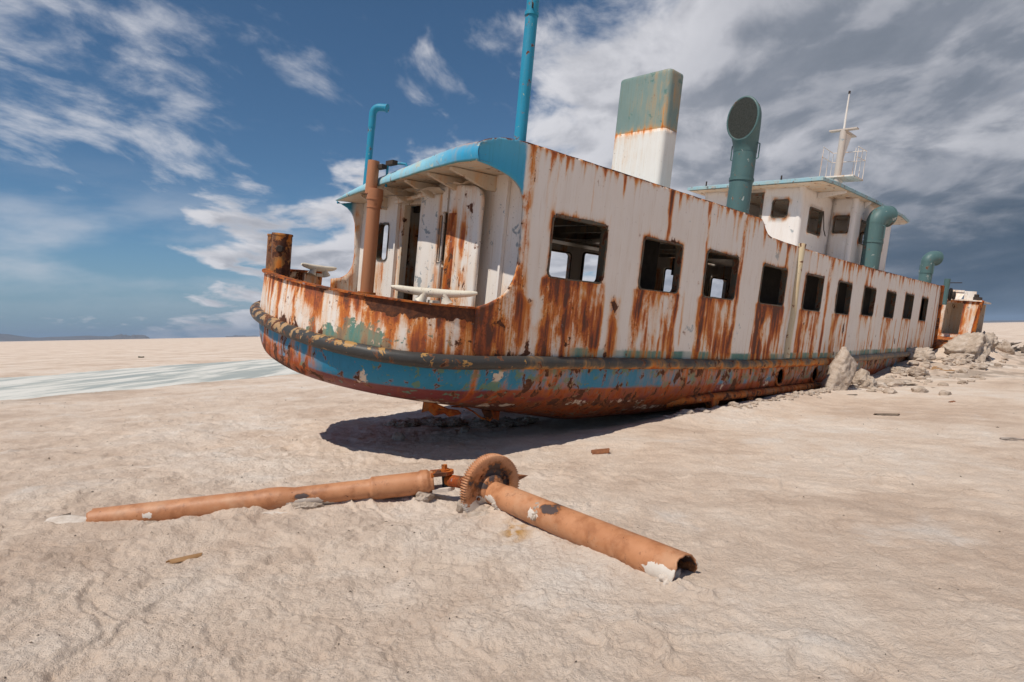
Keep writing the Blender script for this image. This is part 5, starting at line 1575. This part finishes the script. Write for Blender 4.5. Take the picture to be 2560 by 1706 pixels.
def build_gear():
    c = np.array([-0.205, 4.99, 0.195]); nrm = np.array([0.615, -0.785, -0.06]); nrm /= np.linalg.norm(nrm)
    a = np.cross([0, 0, 1.0], nrm); a /= np.linalg.norm(a); b = np.cross(nrm, a)
    NT_ = 82; ns = NT_ * 4
    th = np.linspace(0, 2 * PI, ns, endpoint=False)
    tooth = np.tile([0, 0, 1, 1], NT_)
    ro = np.where(tooth > 0, 0.288, 0.272)
    prof = [('h', 0.0, -0.035), ('r', 0.235, -0.035), ('o', 0, -0.032), ('o', 0, 0.030), ('r', 0.262, 0.036), ('r', 0.178, 0.036), ('r', 0.172, 0.012), ('r', 0.125, 0.010), ('r', 0.118, 0.030), ('r', 0.10, 0.055), ('h', 0.0, 0.055)]
    V = []; ids = []
    for k, r, d in prof:
        for i in range(ns):
            rr = ro[i] if k == 'o' else (0.001 if k == 'h' else r)
            rr *= 1 + 0.006 * math.sin(3 * th[i] + 1)
            V.append(c + nrm * d + rr * (math.cos(th[i]) * a + math.sin(th[i]) * b))
    V = np.array(V); m = len(prof)
    i, j = np.meshgrid(np.arange(m - 1), np.arange(ns), indexing='ij'); j2 = (j + 1) % ns
    F = np.stack([i * ns + j, i * ns + j2, (i + 1) * ns + j2, (i + 1) * ns + j], -1).reshape(-1, 4)
    z = V[:, 2]; rad = np.linalg.norm(V - c, axis=1); ang = np.tile(th, m)
    bare = 0.27 + 0.40 * gauss(rad, 0.15, 0.05) * sst(z, 0.1, 0.25) + 0.35 * fbm(ang * 2, rad * 9, 3)
    salt = -0.3 + 0.85 * (1 - sst(z, 0.08, 0.22)) * sst(-(V - c) @ a, -0.1, 0.12) + 0.6 * (1 - sst(z, 0.02, 0.12)) + 0.55 * gauss(rad, 0.14, 0.04) * (1 - sst(z, 0.12, 0.26))
    mk('toothed_wheel', V, F, 'shaft_orange', shaft, attrs=dict(bare=bare, salt=salt))
    # bolt heads on the wheel, pointed key behind it
    for an in (0.5, 2.3, 3.6, 5.2):
        p = c + 0.148 * (math.cos(an) * a + math.sin(an) * b)
        MB().tube([p + nrm * 0.005, p + nrm * 0.028], 0.014, 6).build('wheel_bolt', 'rust_flake', shaft)
    p = c + 0.02 * b + 0.27 * a - nrm * 0.02
    MB().add([p + b * 0.03, p - b * 0.03, p + a * 0.16 + b * 0.01, p + a * 0.05 + b * 0.035 - nrm * 0.03], [(0, 1, 2), (0, 2, 3), (1, 3, 2), (0, 3, 1)]).build('broken_key', 'rust_flake', shaft)


build_gear()


def build_yoke():
    p1 = np.array(PA1); t = np.array(PA1) - np.array(PA0); t /= np.linalg.norm(t)
    w = np.cross(t, [0, 0, 1.0]); w /= np.linalg.norm(w); u = np.cross(w, t)
    def ear(off, th_):
        P = [(-0.02, -0.082), (0.10, -0.082)] + [(0.10 + 0.085 * math.sin(q), -0.085 * math.cos(q)) for q in np.linspace(0.2, PI - 0.2, 9)] + [(0.10, 0.082), (-0.02, 0.082)]
        A = [p1 + t * a + w * b + u * off for a, b in P]; B = [q + u * th_ for q in A]; n = len(P)
        return A + B, [tuple(range(n))[::-1], tuple(range(n, 2 * n))] + [(i, (i + 1) % n, n + (i + 1) % n, n + i) for i in range(n)]
    MB().add(*ear(0.055, 0.03)).build('yoke_ear', 'heavy_rust', shaft)
    MB().add(*ear(-0.085, 0.03)).build('yoke_ear', 'salt_white', shaft)
    c = p1 + t * 0.105
    MB().tube([c + u * 0.085, c + u * 0.098], 0.045, 14).build('washer', 'heavy_rust', shaft)
    MB().tube([c + u * 0.098, c + u * 0.138], 0.028, 6).build('bolt_head', 'heavy_rust', shaft)
    MB().tube([c - u * 0.07, c + u * 0.06], 0.03, 12).build('cross_pin', 'dark', shaft)
    # stub on the wheel side
    MB().tube([c + t * 0.02, np.array([-0.30, 5.11, 0.185]), np.array([-0.235, 5.03, 0.19])], [0.05, 0.06, 0.09], 16).build('joint_stub', 'heavy_rust', shaft, True)


build_yoke()


# ------------------------------------------------------------------ salt blocks and litter
import bmesh


def lump(name, c, size, seed, mat, rot=0.0, rough=0.28, sub=4, flat=0.0, tilt=0.0, parent=None, facet=0):
    bm = bmesh.new(); bmesh.ops.create_icosphere(bm, subdivisions=sub, radius=1.0)
    V = np.array([v.co for v in bm.verts]); rs = np.random.RandomState(seed)
    for k in range(facet):                   # cut flat faces
        n = rs.normal(size=3); n /= np.linalg.norm(n); d = rs.uniform(0.55, 0.85)
        e = V @ n - d; V = V - np.outer(np.maximum(e, 0) * 0.92, n)
    q = seed * 3.7
    r = 1 + rough * (fbm(V[:, 0] * 1.3 + q, V[:, 1] * 1.3 + V[:, 2] * 1.1, 4, 0.55) + 0.4 * fbm(V[:, 2] * 3 + q, V[:, 0] * 3 - V[:, 1] * 2.5, 3)) + 0.10 * np.abs(fbm(V[:, 0] * 6 + q, (V[:, 1] + V[:, 2] * 1.3) * 6, 4, 0.6)) + 0.05 * fbm(V[:, 0] * 15 + q, (V[:, 1] - V[:, 2]) * 14, 3, 0.7)
    V = V * r[:, None]
    V = V * np.array(size)
    ca, sa = math.cos(tilt), math.sin(tilt)
    V = np.c_[V[:, 0] * ca + V[:, 2] * sa, V[:, 1], -V[:, 0] * sa + V[:, 2] * ca]
    ca, sa = math.cos(rot), math.sin(rot)
    V = np.c_[V[:, 0] * ca - V[:, 1] * sa, V[:, 0] * sa + V[:, 1] * ca, V[:, 2]]
    F = [[v.index for v in f.verts] for f in bm.faces]; bm.free()
    o = mk(name, V, np.array(F), mat, parent, smooth=False)
    o.location = c
    return o


def onground(x, y, dz=0.0):
    return (x, y, float(gh(np.array([x]), np.array([y]))[0]) + dz)


def slab(name, poly, y, thick, lean, mat, seed):
    """upright slab: poly in (x, z), front at depth y; leaning backwards; broken, crystalline faces"""
    n = len(poly)
    Q, T, L = sheet(poly, [], np.arange(min(p[0] for p in poly), max(p[0] for p in poly), 0.035), np.arange(min(p[1] for p in poly), max(p[1] for p in poly), 0.035), 0.035)
    x, z = Q.T; e = np.min(np.stack([np.hypot(x[:, None] - np.array(dense(poly, 0.05))[None, :, 0], z[:, None] - np.array(dense(poly, 0.05))[None, :, 1])]), axis=(0, 2))
    rnd = sst(e, 0, 0.09)
    d = 0.07 * fbm(x * 3 + seed, z * 3, 4, 0.6) + 0.035 * fbm(x * 14, z * 14 + seed, 3)
    f = np.c_[x, y + 0.10 * (1 - rnd) + d + lean * z - 0.12 * sst(x, poly[0][0] - 0.1, poly[0][0] + 0.25) * -1.2, z]
    b = np.c_[x, y + thick - 0.10 * (1 - rnd) + lean * z + 0.05 * fbm(x * 3, z * 3 + 9, 3), z]
    V, F = solid_sheet(f, b, T, L)
    return mk(name, V, F, mat, smooth=False)


tag(slab('salt_slab', [(7.47, 1.02), (7.36, 0.88), (7.28, 0.76), (7.14, 0.60), (7.08, 0.42), (6.92, 0.20), (6.93, -0.08), (7.32, -0.1), (7.52, 0.15), (7.72, 0.40), (7.78, 0.62), (7.64, 0.80), (7.55, 0.98)], 13.15, 0.34, 0.12, 'salt', 3.0),
    'tall pointed slab of pale salt crust leaning against the rusty hull', 'salt slab')
GR = 'salt blocks along the hull'
for x, y, sx, sy, sz, sd, fc, lb in (
        (8.35, 14.15, 0.36, 0.30, 0.26, 2, 5, 'rounded salt boulder just behind the tall leaning salt slab'),
        (9.35, 14.55, 0.42, 0.30, 0.10, 31, 4, 'low flat salt lump between the boulder and the plywood sheet'),
        (11.0, 16.2, 0.30, 0.22, 0.16, 5, 7, 'flat-topped pale salt block in front of the plywood sheet'),
        (10.72, 16.6, 0.20, 0.16, 0.13, 7, 4, 'small knobbly salt lump left of the flat-topped block'),
        (12.9, 18.9, 0.46, 0.36, 0.26, 9, 8, 'square salt block under the forward end of the rail'),
        (15.9, 21.0, 0.75, 0.65, 0.62, 12, 5, 'largest salt mound heaped against the end of the deckhouse'),
        (15.1, 20.1, 0.45, 0.34, 0.16, 21, 6, 'flat salt slab at the foot of the largest mound'),
        (18.3, 23.4, 0.62, 0.5, 0.55, 14, 4, 'rough salt heap below the doorway of the bow'),
        (20.6, 25.0, 0.34, 0.3, 0.34, 16, 7, 'upright pale block standing right of the bow wreckage'),
        (20.6, 23.9, 0.75, 0.4, 0.10, 18, 5, 'thin pale slab lying before the dark scrap pile'),
        (14.0, 18.0, 0.36, 0.26, 0.10, 23, 5, 'low salt crust piece right of the plywood sheet'),
        (17.3, 21.8, 0.5, 0.36, 0.20, 25, 6, 'grey-shadowed salt rubble between mound and heap')):
    tag(lump('salt_block', onground(x, y, sz * 0.40), (sx, sy, sz), sd, 'salt', sd * 0.7, 0.42, 5, facet=fc + 4), lb, 'salt block', GR)
# crumbled crust between the blocks
mb = MB(); rs = np.random.RandomState(21)
bm = bmesh.new(); bmesh.ops.create_icosphere(bm, subdivisions=2, radius=1.0); SV = np.array([v.co for v in bm.verts]); SF = [[v.index for v in f.verts] for f in bm.faces]; bm.free()
for k in range(420):
    hx_ = rs.uniform(10.0, 25.0); hy_ = -0.15 - abs(rs.normal()) * 0.9 - 0.35 * rs.rand() * (hx_ > 14) + wy(hx_) * 0.9
    if k > 260:
        hx_ = rs.uniform(3.4, 10.5); hy_ = -0.12 - abs(rs.normal()) * 0.10 + 0.25 * (hx_ < 5)
    x, y = -0.092 + 0.7507 * hx_ - 0.6498 * hy_, 7.204 + 0.6592 * hx_ + 0.7487 * hy_
    r = rs.uniform(0.025, 0.13) * rs.uniform(0.5, 1.2) * (0.5 if k > 260 else 1.0); z = float(gh(np.array([x]), np.array([y]))[0])
    W_ = SV * (1 + 0.5 * fbm(SV[:, 0] * 1.5 + k, SV[:, 1] * 1.5 + SV[:, 2] * 1.7, 3))[:, None] * r * np.array([rs.uniform(0.8, 1.7), rs.uniform(0.8, 1.4), rs.uniform(0.35, 0.9)])
    mb.add(W_ + np.array([x, y, z + r * 0.2]), SF)
g = mb.build('salt_rubble', 'salt'); g['kind'] = 'stuff'; g['label'] = 'crumbled salt crust strewn between the blocks along the hull'
# dark scrap heap on the right
mb = MB()
for k in range(26):
    x, y = 21.8 + random.uniform(-0.9, 1.0), 26.2 + random.uniform(-0.5, 0.5); z = float(gh(np.array([x]), np.array([y]))[0]) + random.uniform(0.0, 0.22)
    d = Vector((random.uniform(-1, 1), random.uniform(-0.6, 0.6), random.uniform(-0.25, 0.35))).normalized() * random.uniform(0.12, 0.34); w = Vector((-d.y, d.x, random.uniform(-0.1, 0.1))).normalized() * random.uniform(0.04, 0.12)
    p = Vector((x, y, z)); u = Vector((0, 0, 0.02))
    q = [p - d - w, p + d - w * 0.6, p + d * 0.8 + w, p - d * 0.7 + w * 1.2]
    mb.add([*q, *[a + u for a in q]], [(0, 3, 2, 1), (4, 5, 6, 7), (0, 1, 5, 4), (1, 2, 6, 5), (2, 3, 7, 6), (3, 0, 4, 7)])
tag(mb.build('scrap_heap', 'debris_dark'), 'dark heap of torn scrap on the salt beyond the bow', 'scrap heap')


def sheet_board(name, pts, th_, mat, label, cat):
    P = [Vector(p) for p in pts]; n = len(P); u = Vector((0, 0, th_))
    return tag(MB().add(P + [p + u for p in P], [tuple(range(n))[::-1], tuple(range(n, 2 * n))] + [(i, (i + 1) % n, n + (i + 1) % n, n + i) for i in range(n)]).build(name, mat), label, cat)


sheet_board('plywood_sheet', [(11.6, 18.3, 0.20), (12.1, 19.3, 0.32), (12.9, 18.5, 0.20), (13.0, 17.3, 0.06), (12.2, 16.9, 0.05)], 0.03, 'plywood', 'brown plywood sheet lying among the salt blocks by the hull', 'plywood')
sheet_board('timber_plank', [(22.6, 26.4, 0.12), (22.75, 26.8, 0.16), (25.2, 26.0, 0.04), (25.1, 25.6, 0.02)], 0.05, 'plywood', 'long brown plank on the salt at the right edge', 'plank')
sheet_board('bent_panel', [(12.3, 19.5, 0.38), (12.9, 19.3, 0.30), (13.0, 19.0, 0.42), (12.5, 19.2, 0.46)], 0.02, 'debris_dark', 'small dark bent panel propped behind the plywood sheet', 'panel')
# lumpy crust under the stern
mb = MB()
rs = np.random.RandomState(5)
bm = bmesh.new(); bmesh.ops.create_icosphere(bm, subdivisions=3, radius=1.0); BV = np.array([v.co for v in bm.verts]); BF = [[v.index for v in f.verts] for f in bm.faces]; bm.free()
for k in range(120):
    x = rs.uniform(-2.0, 0.3); y = 10.35 + 0.15 * x + rs.normal() * 0.16; r = rs.uniform(0.03, 0.085)
    z = float(gh(np.array([x]), np.array([y]))[0])
    W_ = BV * (1 + 0.75 * fbm(BV[:, 0] * 1.6 + k, BV[:, 1] * 1.6 + BV[:, 2] * 1.9, 4, 0.6))[:, None] * r * np.array([rs.uniform(1.2, 2.6), rs.uniform(1.0, 1.8), rs.uniform(0.5, 0.9)])
    mb.add(W_ + np.array([x, y, z + r * 0.25 + rs.uniform(0, 0.05)]), BF)
tag(mb.build('salt_ridge', 'salt', smooth=True), 'lumpy cauliflower ridge of salt in the shadow under the stern', 'salt ridge')
tag(lump('salt_lump', onground(-1.62, 8.35, 0.03), (0.09, 0.07, 0.07), 41, 'salt', 0.3, 0.35, 3), 'single salt lump at the near edge of the ship shadow', 'salt lump')
tag(lump('salt_lump', onground(-0.75, 9.2, 0.03), (0.10, 0.06, 0.06), 43, 'salt', 1.3, 0.35, 3), 'small salt lump in the middle of the ship shadow', 'salt lump')
# crust grown over the buried left end of the long tube
c1 = lump('salt_crust', (-3.60, 4.76, 0.0), (0.27, 0.10, 0.085), 51, 'salt_white', 0.12, 0.25, 4, parent=shaft)
c2 = lump('salt_crust', (-2.99, 4.78, 0.0), (0.16, 0.07, 0.035), 53, 'salt', 0.15, 0.35, 4, parent=shaft)
c3 = lump('salt_crust', (-1.98, 4.955, 0.02), (0.20, 0.07, 0.03), 55, 'salt_white', 0.2, 0.4, 4, parent=shaft)
c4 = lump('salt_crust', (-0.27, 4.86, 0.01), (0.13, 0.10, 0.06), 57, 'salt', 0.6, 0.4, 4, parent=shaft)
c5 = lump('salt_crust', (1.0, 3.50, -0.045), (0.13, 0.08, 0.05), 59, 'salt', 0.6, 0.3, 4, parent=shaft)

for x, y, z, sz, sd, mt in ((0.205, 4.455, 0.185, (0.075, 0.05, 0.032), 61, 'salt'), (0.27, 4.40, 0.175, (0.05, 0.04, 0.03), 62, 'rust_flake'), (0.165, 4.43, 0.135, (0.05, 0.05, 0.05), 63, 'salt'),
                            (-0.06, 4.80, 0.215, (0.03, 0.022, 0.016), 64, 'rust_flake'), (-0.13, 4.83, 0.10, (0.06, 0.05, 0.06), 65, 'salt_white'), (-1.78, 5.005, 0.065, (0.14, 0.03, 0.035), 66, 'salt'),
                            (-0.40, 4.93, 0.05, (0.07, 0.06, 0.09), 67, 'salt'), (-0.79, 5.19, 0.07, (0.08, 0.04, 0.05), 68, 'salt'), (0.90, 3.50, 0.005, (0.09, 0.05, 0.06), 69, 'salt_white')):
    lump('salt_crust' if mt != 'rust_flake' else 'rust_scale', (x, y, z), sz, sd, mt, 0.7 if x > -0.5 else 0.18, 0.55, 4, parent=shaft)


def flake(name, x, y, size, mat, label, cat, seed, curl=0.35, rot=0.0, n=9):
    rs = np.random.RandomState(seed); V = []; F = []
    for i in range(n):
        for j in range(n):
            a, b = i / (n - 1) - 0.5, j / (n - 1) - 0.5
            k = 1 + 0.25 * math.sin(7 * a + seed) * b
            px_ = a * size[0] * k + 0.04 * size[0] * rs.uniform(-1, 1); py_ = b * size[1] * (1 - abs(a)) ** 0.5 + 0.03 * size[1] * rs.uniform(-1, 1)
            pz_ = curl * size[1] * (1.0 - (2 * b) ** 2) * 0.6 + size[2] * (0.3 + 0.3 * a) + 0.01 * rs.uniform(-1, 1) * size[1]
            V.append((px_ * math.cos(rot) - py_ * math.sin(rot), px_ * math.sin(rot) + py_ * math.cos(rot), pz_))
    for i in range(n - 1):
        for j in range(n - 1):
            q = i * n + j; F.append((q, q + 1, q + n + 1, q + n))
    N = len(V); V2 = V + [(a, b, c - 0.006) for a, b, c in V]
    F2 = F + [tuple(N + k for k in f[::-1]) for f in F]
    bd = [i * n for i in range(n)] + [(n - 1) * n + j for j in range(1, n)] + [i * n + n - 1 for i in range(n - 2, -1, -1)] + [j for j in range(n - 2, 0, -1)]
    F2 += [(bd[k], bd[(k + 1) % len(bd)], bd[(k + 1) % len(bd)] + N, bd[k] + N) for k in range(len(bd))]
    o = MB().add(V2, F2).build(name, mat, None, True); o.location = onground(x, y, 0.0)
    return tag(o, label, cat)


flake('rust_flake', 1.03, 7.12, (0.22, 0.12, 0.03), 'rust_flake', 'curled rust shell on the salt behind the thick shaft tube', 'rust flake', 3, 0.6, 0.2)
flake('rust_flake', 6.2, 9.9, (0.34, 0.10, 0.02), 'debris_dark', 'thin dark curled flake on the open salt right of the hull', 'rust flake', 5, 0.5, -0.3)
flake('rust_flake', 8.3, 11.3, (0.16, 0.08, 0.02), 'rust_flake', 'small brown chip on the flat salt far right', 'rust flake', 8, 0.4, 0.5)
flake('crust_flake', -2.26, 4.06, (0.20, 0.06, 0.03), 'plywood', 'brown crust flake tilted up below the long shaft tube', 'crust flake', 12, 0.5, 0.55)
flake('crust_flake', -3.75, 4.95, (0.09, 0.06, 0.06), 'debris_dark', 'small dark flake standing at the buried left shaft end', 'crust flake', 14, 0.5, 0.3)
flake('rust_flake', 7.2, 12.7, (0.22, 0.06, 0.02), 'debris_dark', 'dark sliver lying at the foot of the tall salt slab', 'rust flake', 15, 0.3, 0.0)
tw = MB().tube([(6.12, 7.5, 0.03), (6.25, 7.48, 0.045), (6.36, 7.45, 0.03), (6.48, 7.43, 0.035)], [0.022, 0.012, 0.01, 0.02], 8)
tag(tw.build('twig', 'crust_grey', None, True), 'pale knotted twig on the salt at the right edge', 'twig')
# grit and tiny chips strewn over the crust
mb = MB(); rs = np.random.RandomState(9)
for k in range(700):
    if rs.rand() < 0.65:
        r = 3.0 + 16 * rs.rand() ** 1.3; a = math.radians(rs.uniform(-42, -2))
    else:
        r = 2.5 + 12 * rs.rand(); a = math.radians(rs.uniform(-40, 42))
    x, y = r * math.sin(a), r * math.cos(a)
    dn, df = chan(np.array([x]), np.array([y]))
    if dn[0] > -0.3:
        continue
    z = float(gh(np.array([x]), np.array([y]))[0]); L_ = rs.uniform(0.003, 0.016) * rs.uniform(0.4, 1.0) * (0.7 + r * 0.10); t = rs.uniform(0, PI)
    d = np.array([math.cos(t), math.sin(t), 0]) * L_; w = np.array([-math.sin(t), math.cos(t), 0]) * L_ * rs.uniform(0.25, 0.6)
    p = np.array([x, y, z + 0.002]); h = np.array([0, 0, L_ * rs.uniform(0.25, 0.6)])
    mb.add([p - d, p - w, p + d * 0.8, p + w, p + h], [(0, 1, 4), (1, 2, 4), (2, 3, 4), (3, 0, 4)])
g = mb.build('grit', 'debris_dark'); g['kind'] = 'stuff'; g['label'] = 'dark grit and tiny chips strewn over the salt crust'
# small green tub on the flat beyond the channel
x, y = -29.5, 47.5
V = []
for k, (u, h_, w_) in enumerate(((-1, 0.30, 0.05), (-0.6, 0.24, 0.38), (0, 0.20, 0.45), (0.6, 0.22, 0.40), (1, 0.26, 0.22))):
    for a in (-1, -0.6, 0.6, 1):
        V.append((x + u * 0.22, y + a * w_ * 0.3, -0.02 + (h_ * 0.45 if abs(a) == 1 else 0.0)))
F = [(k * 4 + j, k * 4 + j + 1, k * 4 + 5 + j, k * 4 + 4 + j) for k in range(4) for j in range(3)] + [(k * 4 + 3, k * 4, k * 4 + 4, k * 4 + 7) for k in range(4)] + [(0, 1, 2, 3), (19, 18, 17, 16)]
sk = MB().add(V, F).build('tub', rusty('tub_green', (0.03, 0.07, 0.035, 1), 0.1, -0.1, (0.1, 0.1, 0.1, 1)))
tag(sk, 'tiny dark green tub lying on the far flat beyond the channel', 'tub')

# ------------------------------------------------------------------ thin desert haze
m, t = new_mat('haze_air')
pv = t.n('ShaderNodeVolumePrincipled', {'Color': (0.50, 0.66, 0.88, 1), 'Density': 0.00006, 'Anisotropy': 0.0})
o = t.n('ShaderNodeOutputMaterial'); t.nt.links.new(pv.outputs[0], o.inputs['Volume'])
hz = MB().box((-24500, -24500, -31.5), (24500, 24500, 260)).build('haze', 'haze_air'); hz['kind'] = 'stuff'; hz['label'] = 'thin blue haze over the salt flat'
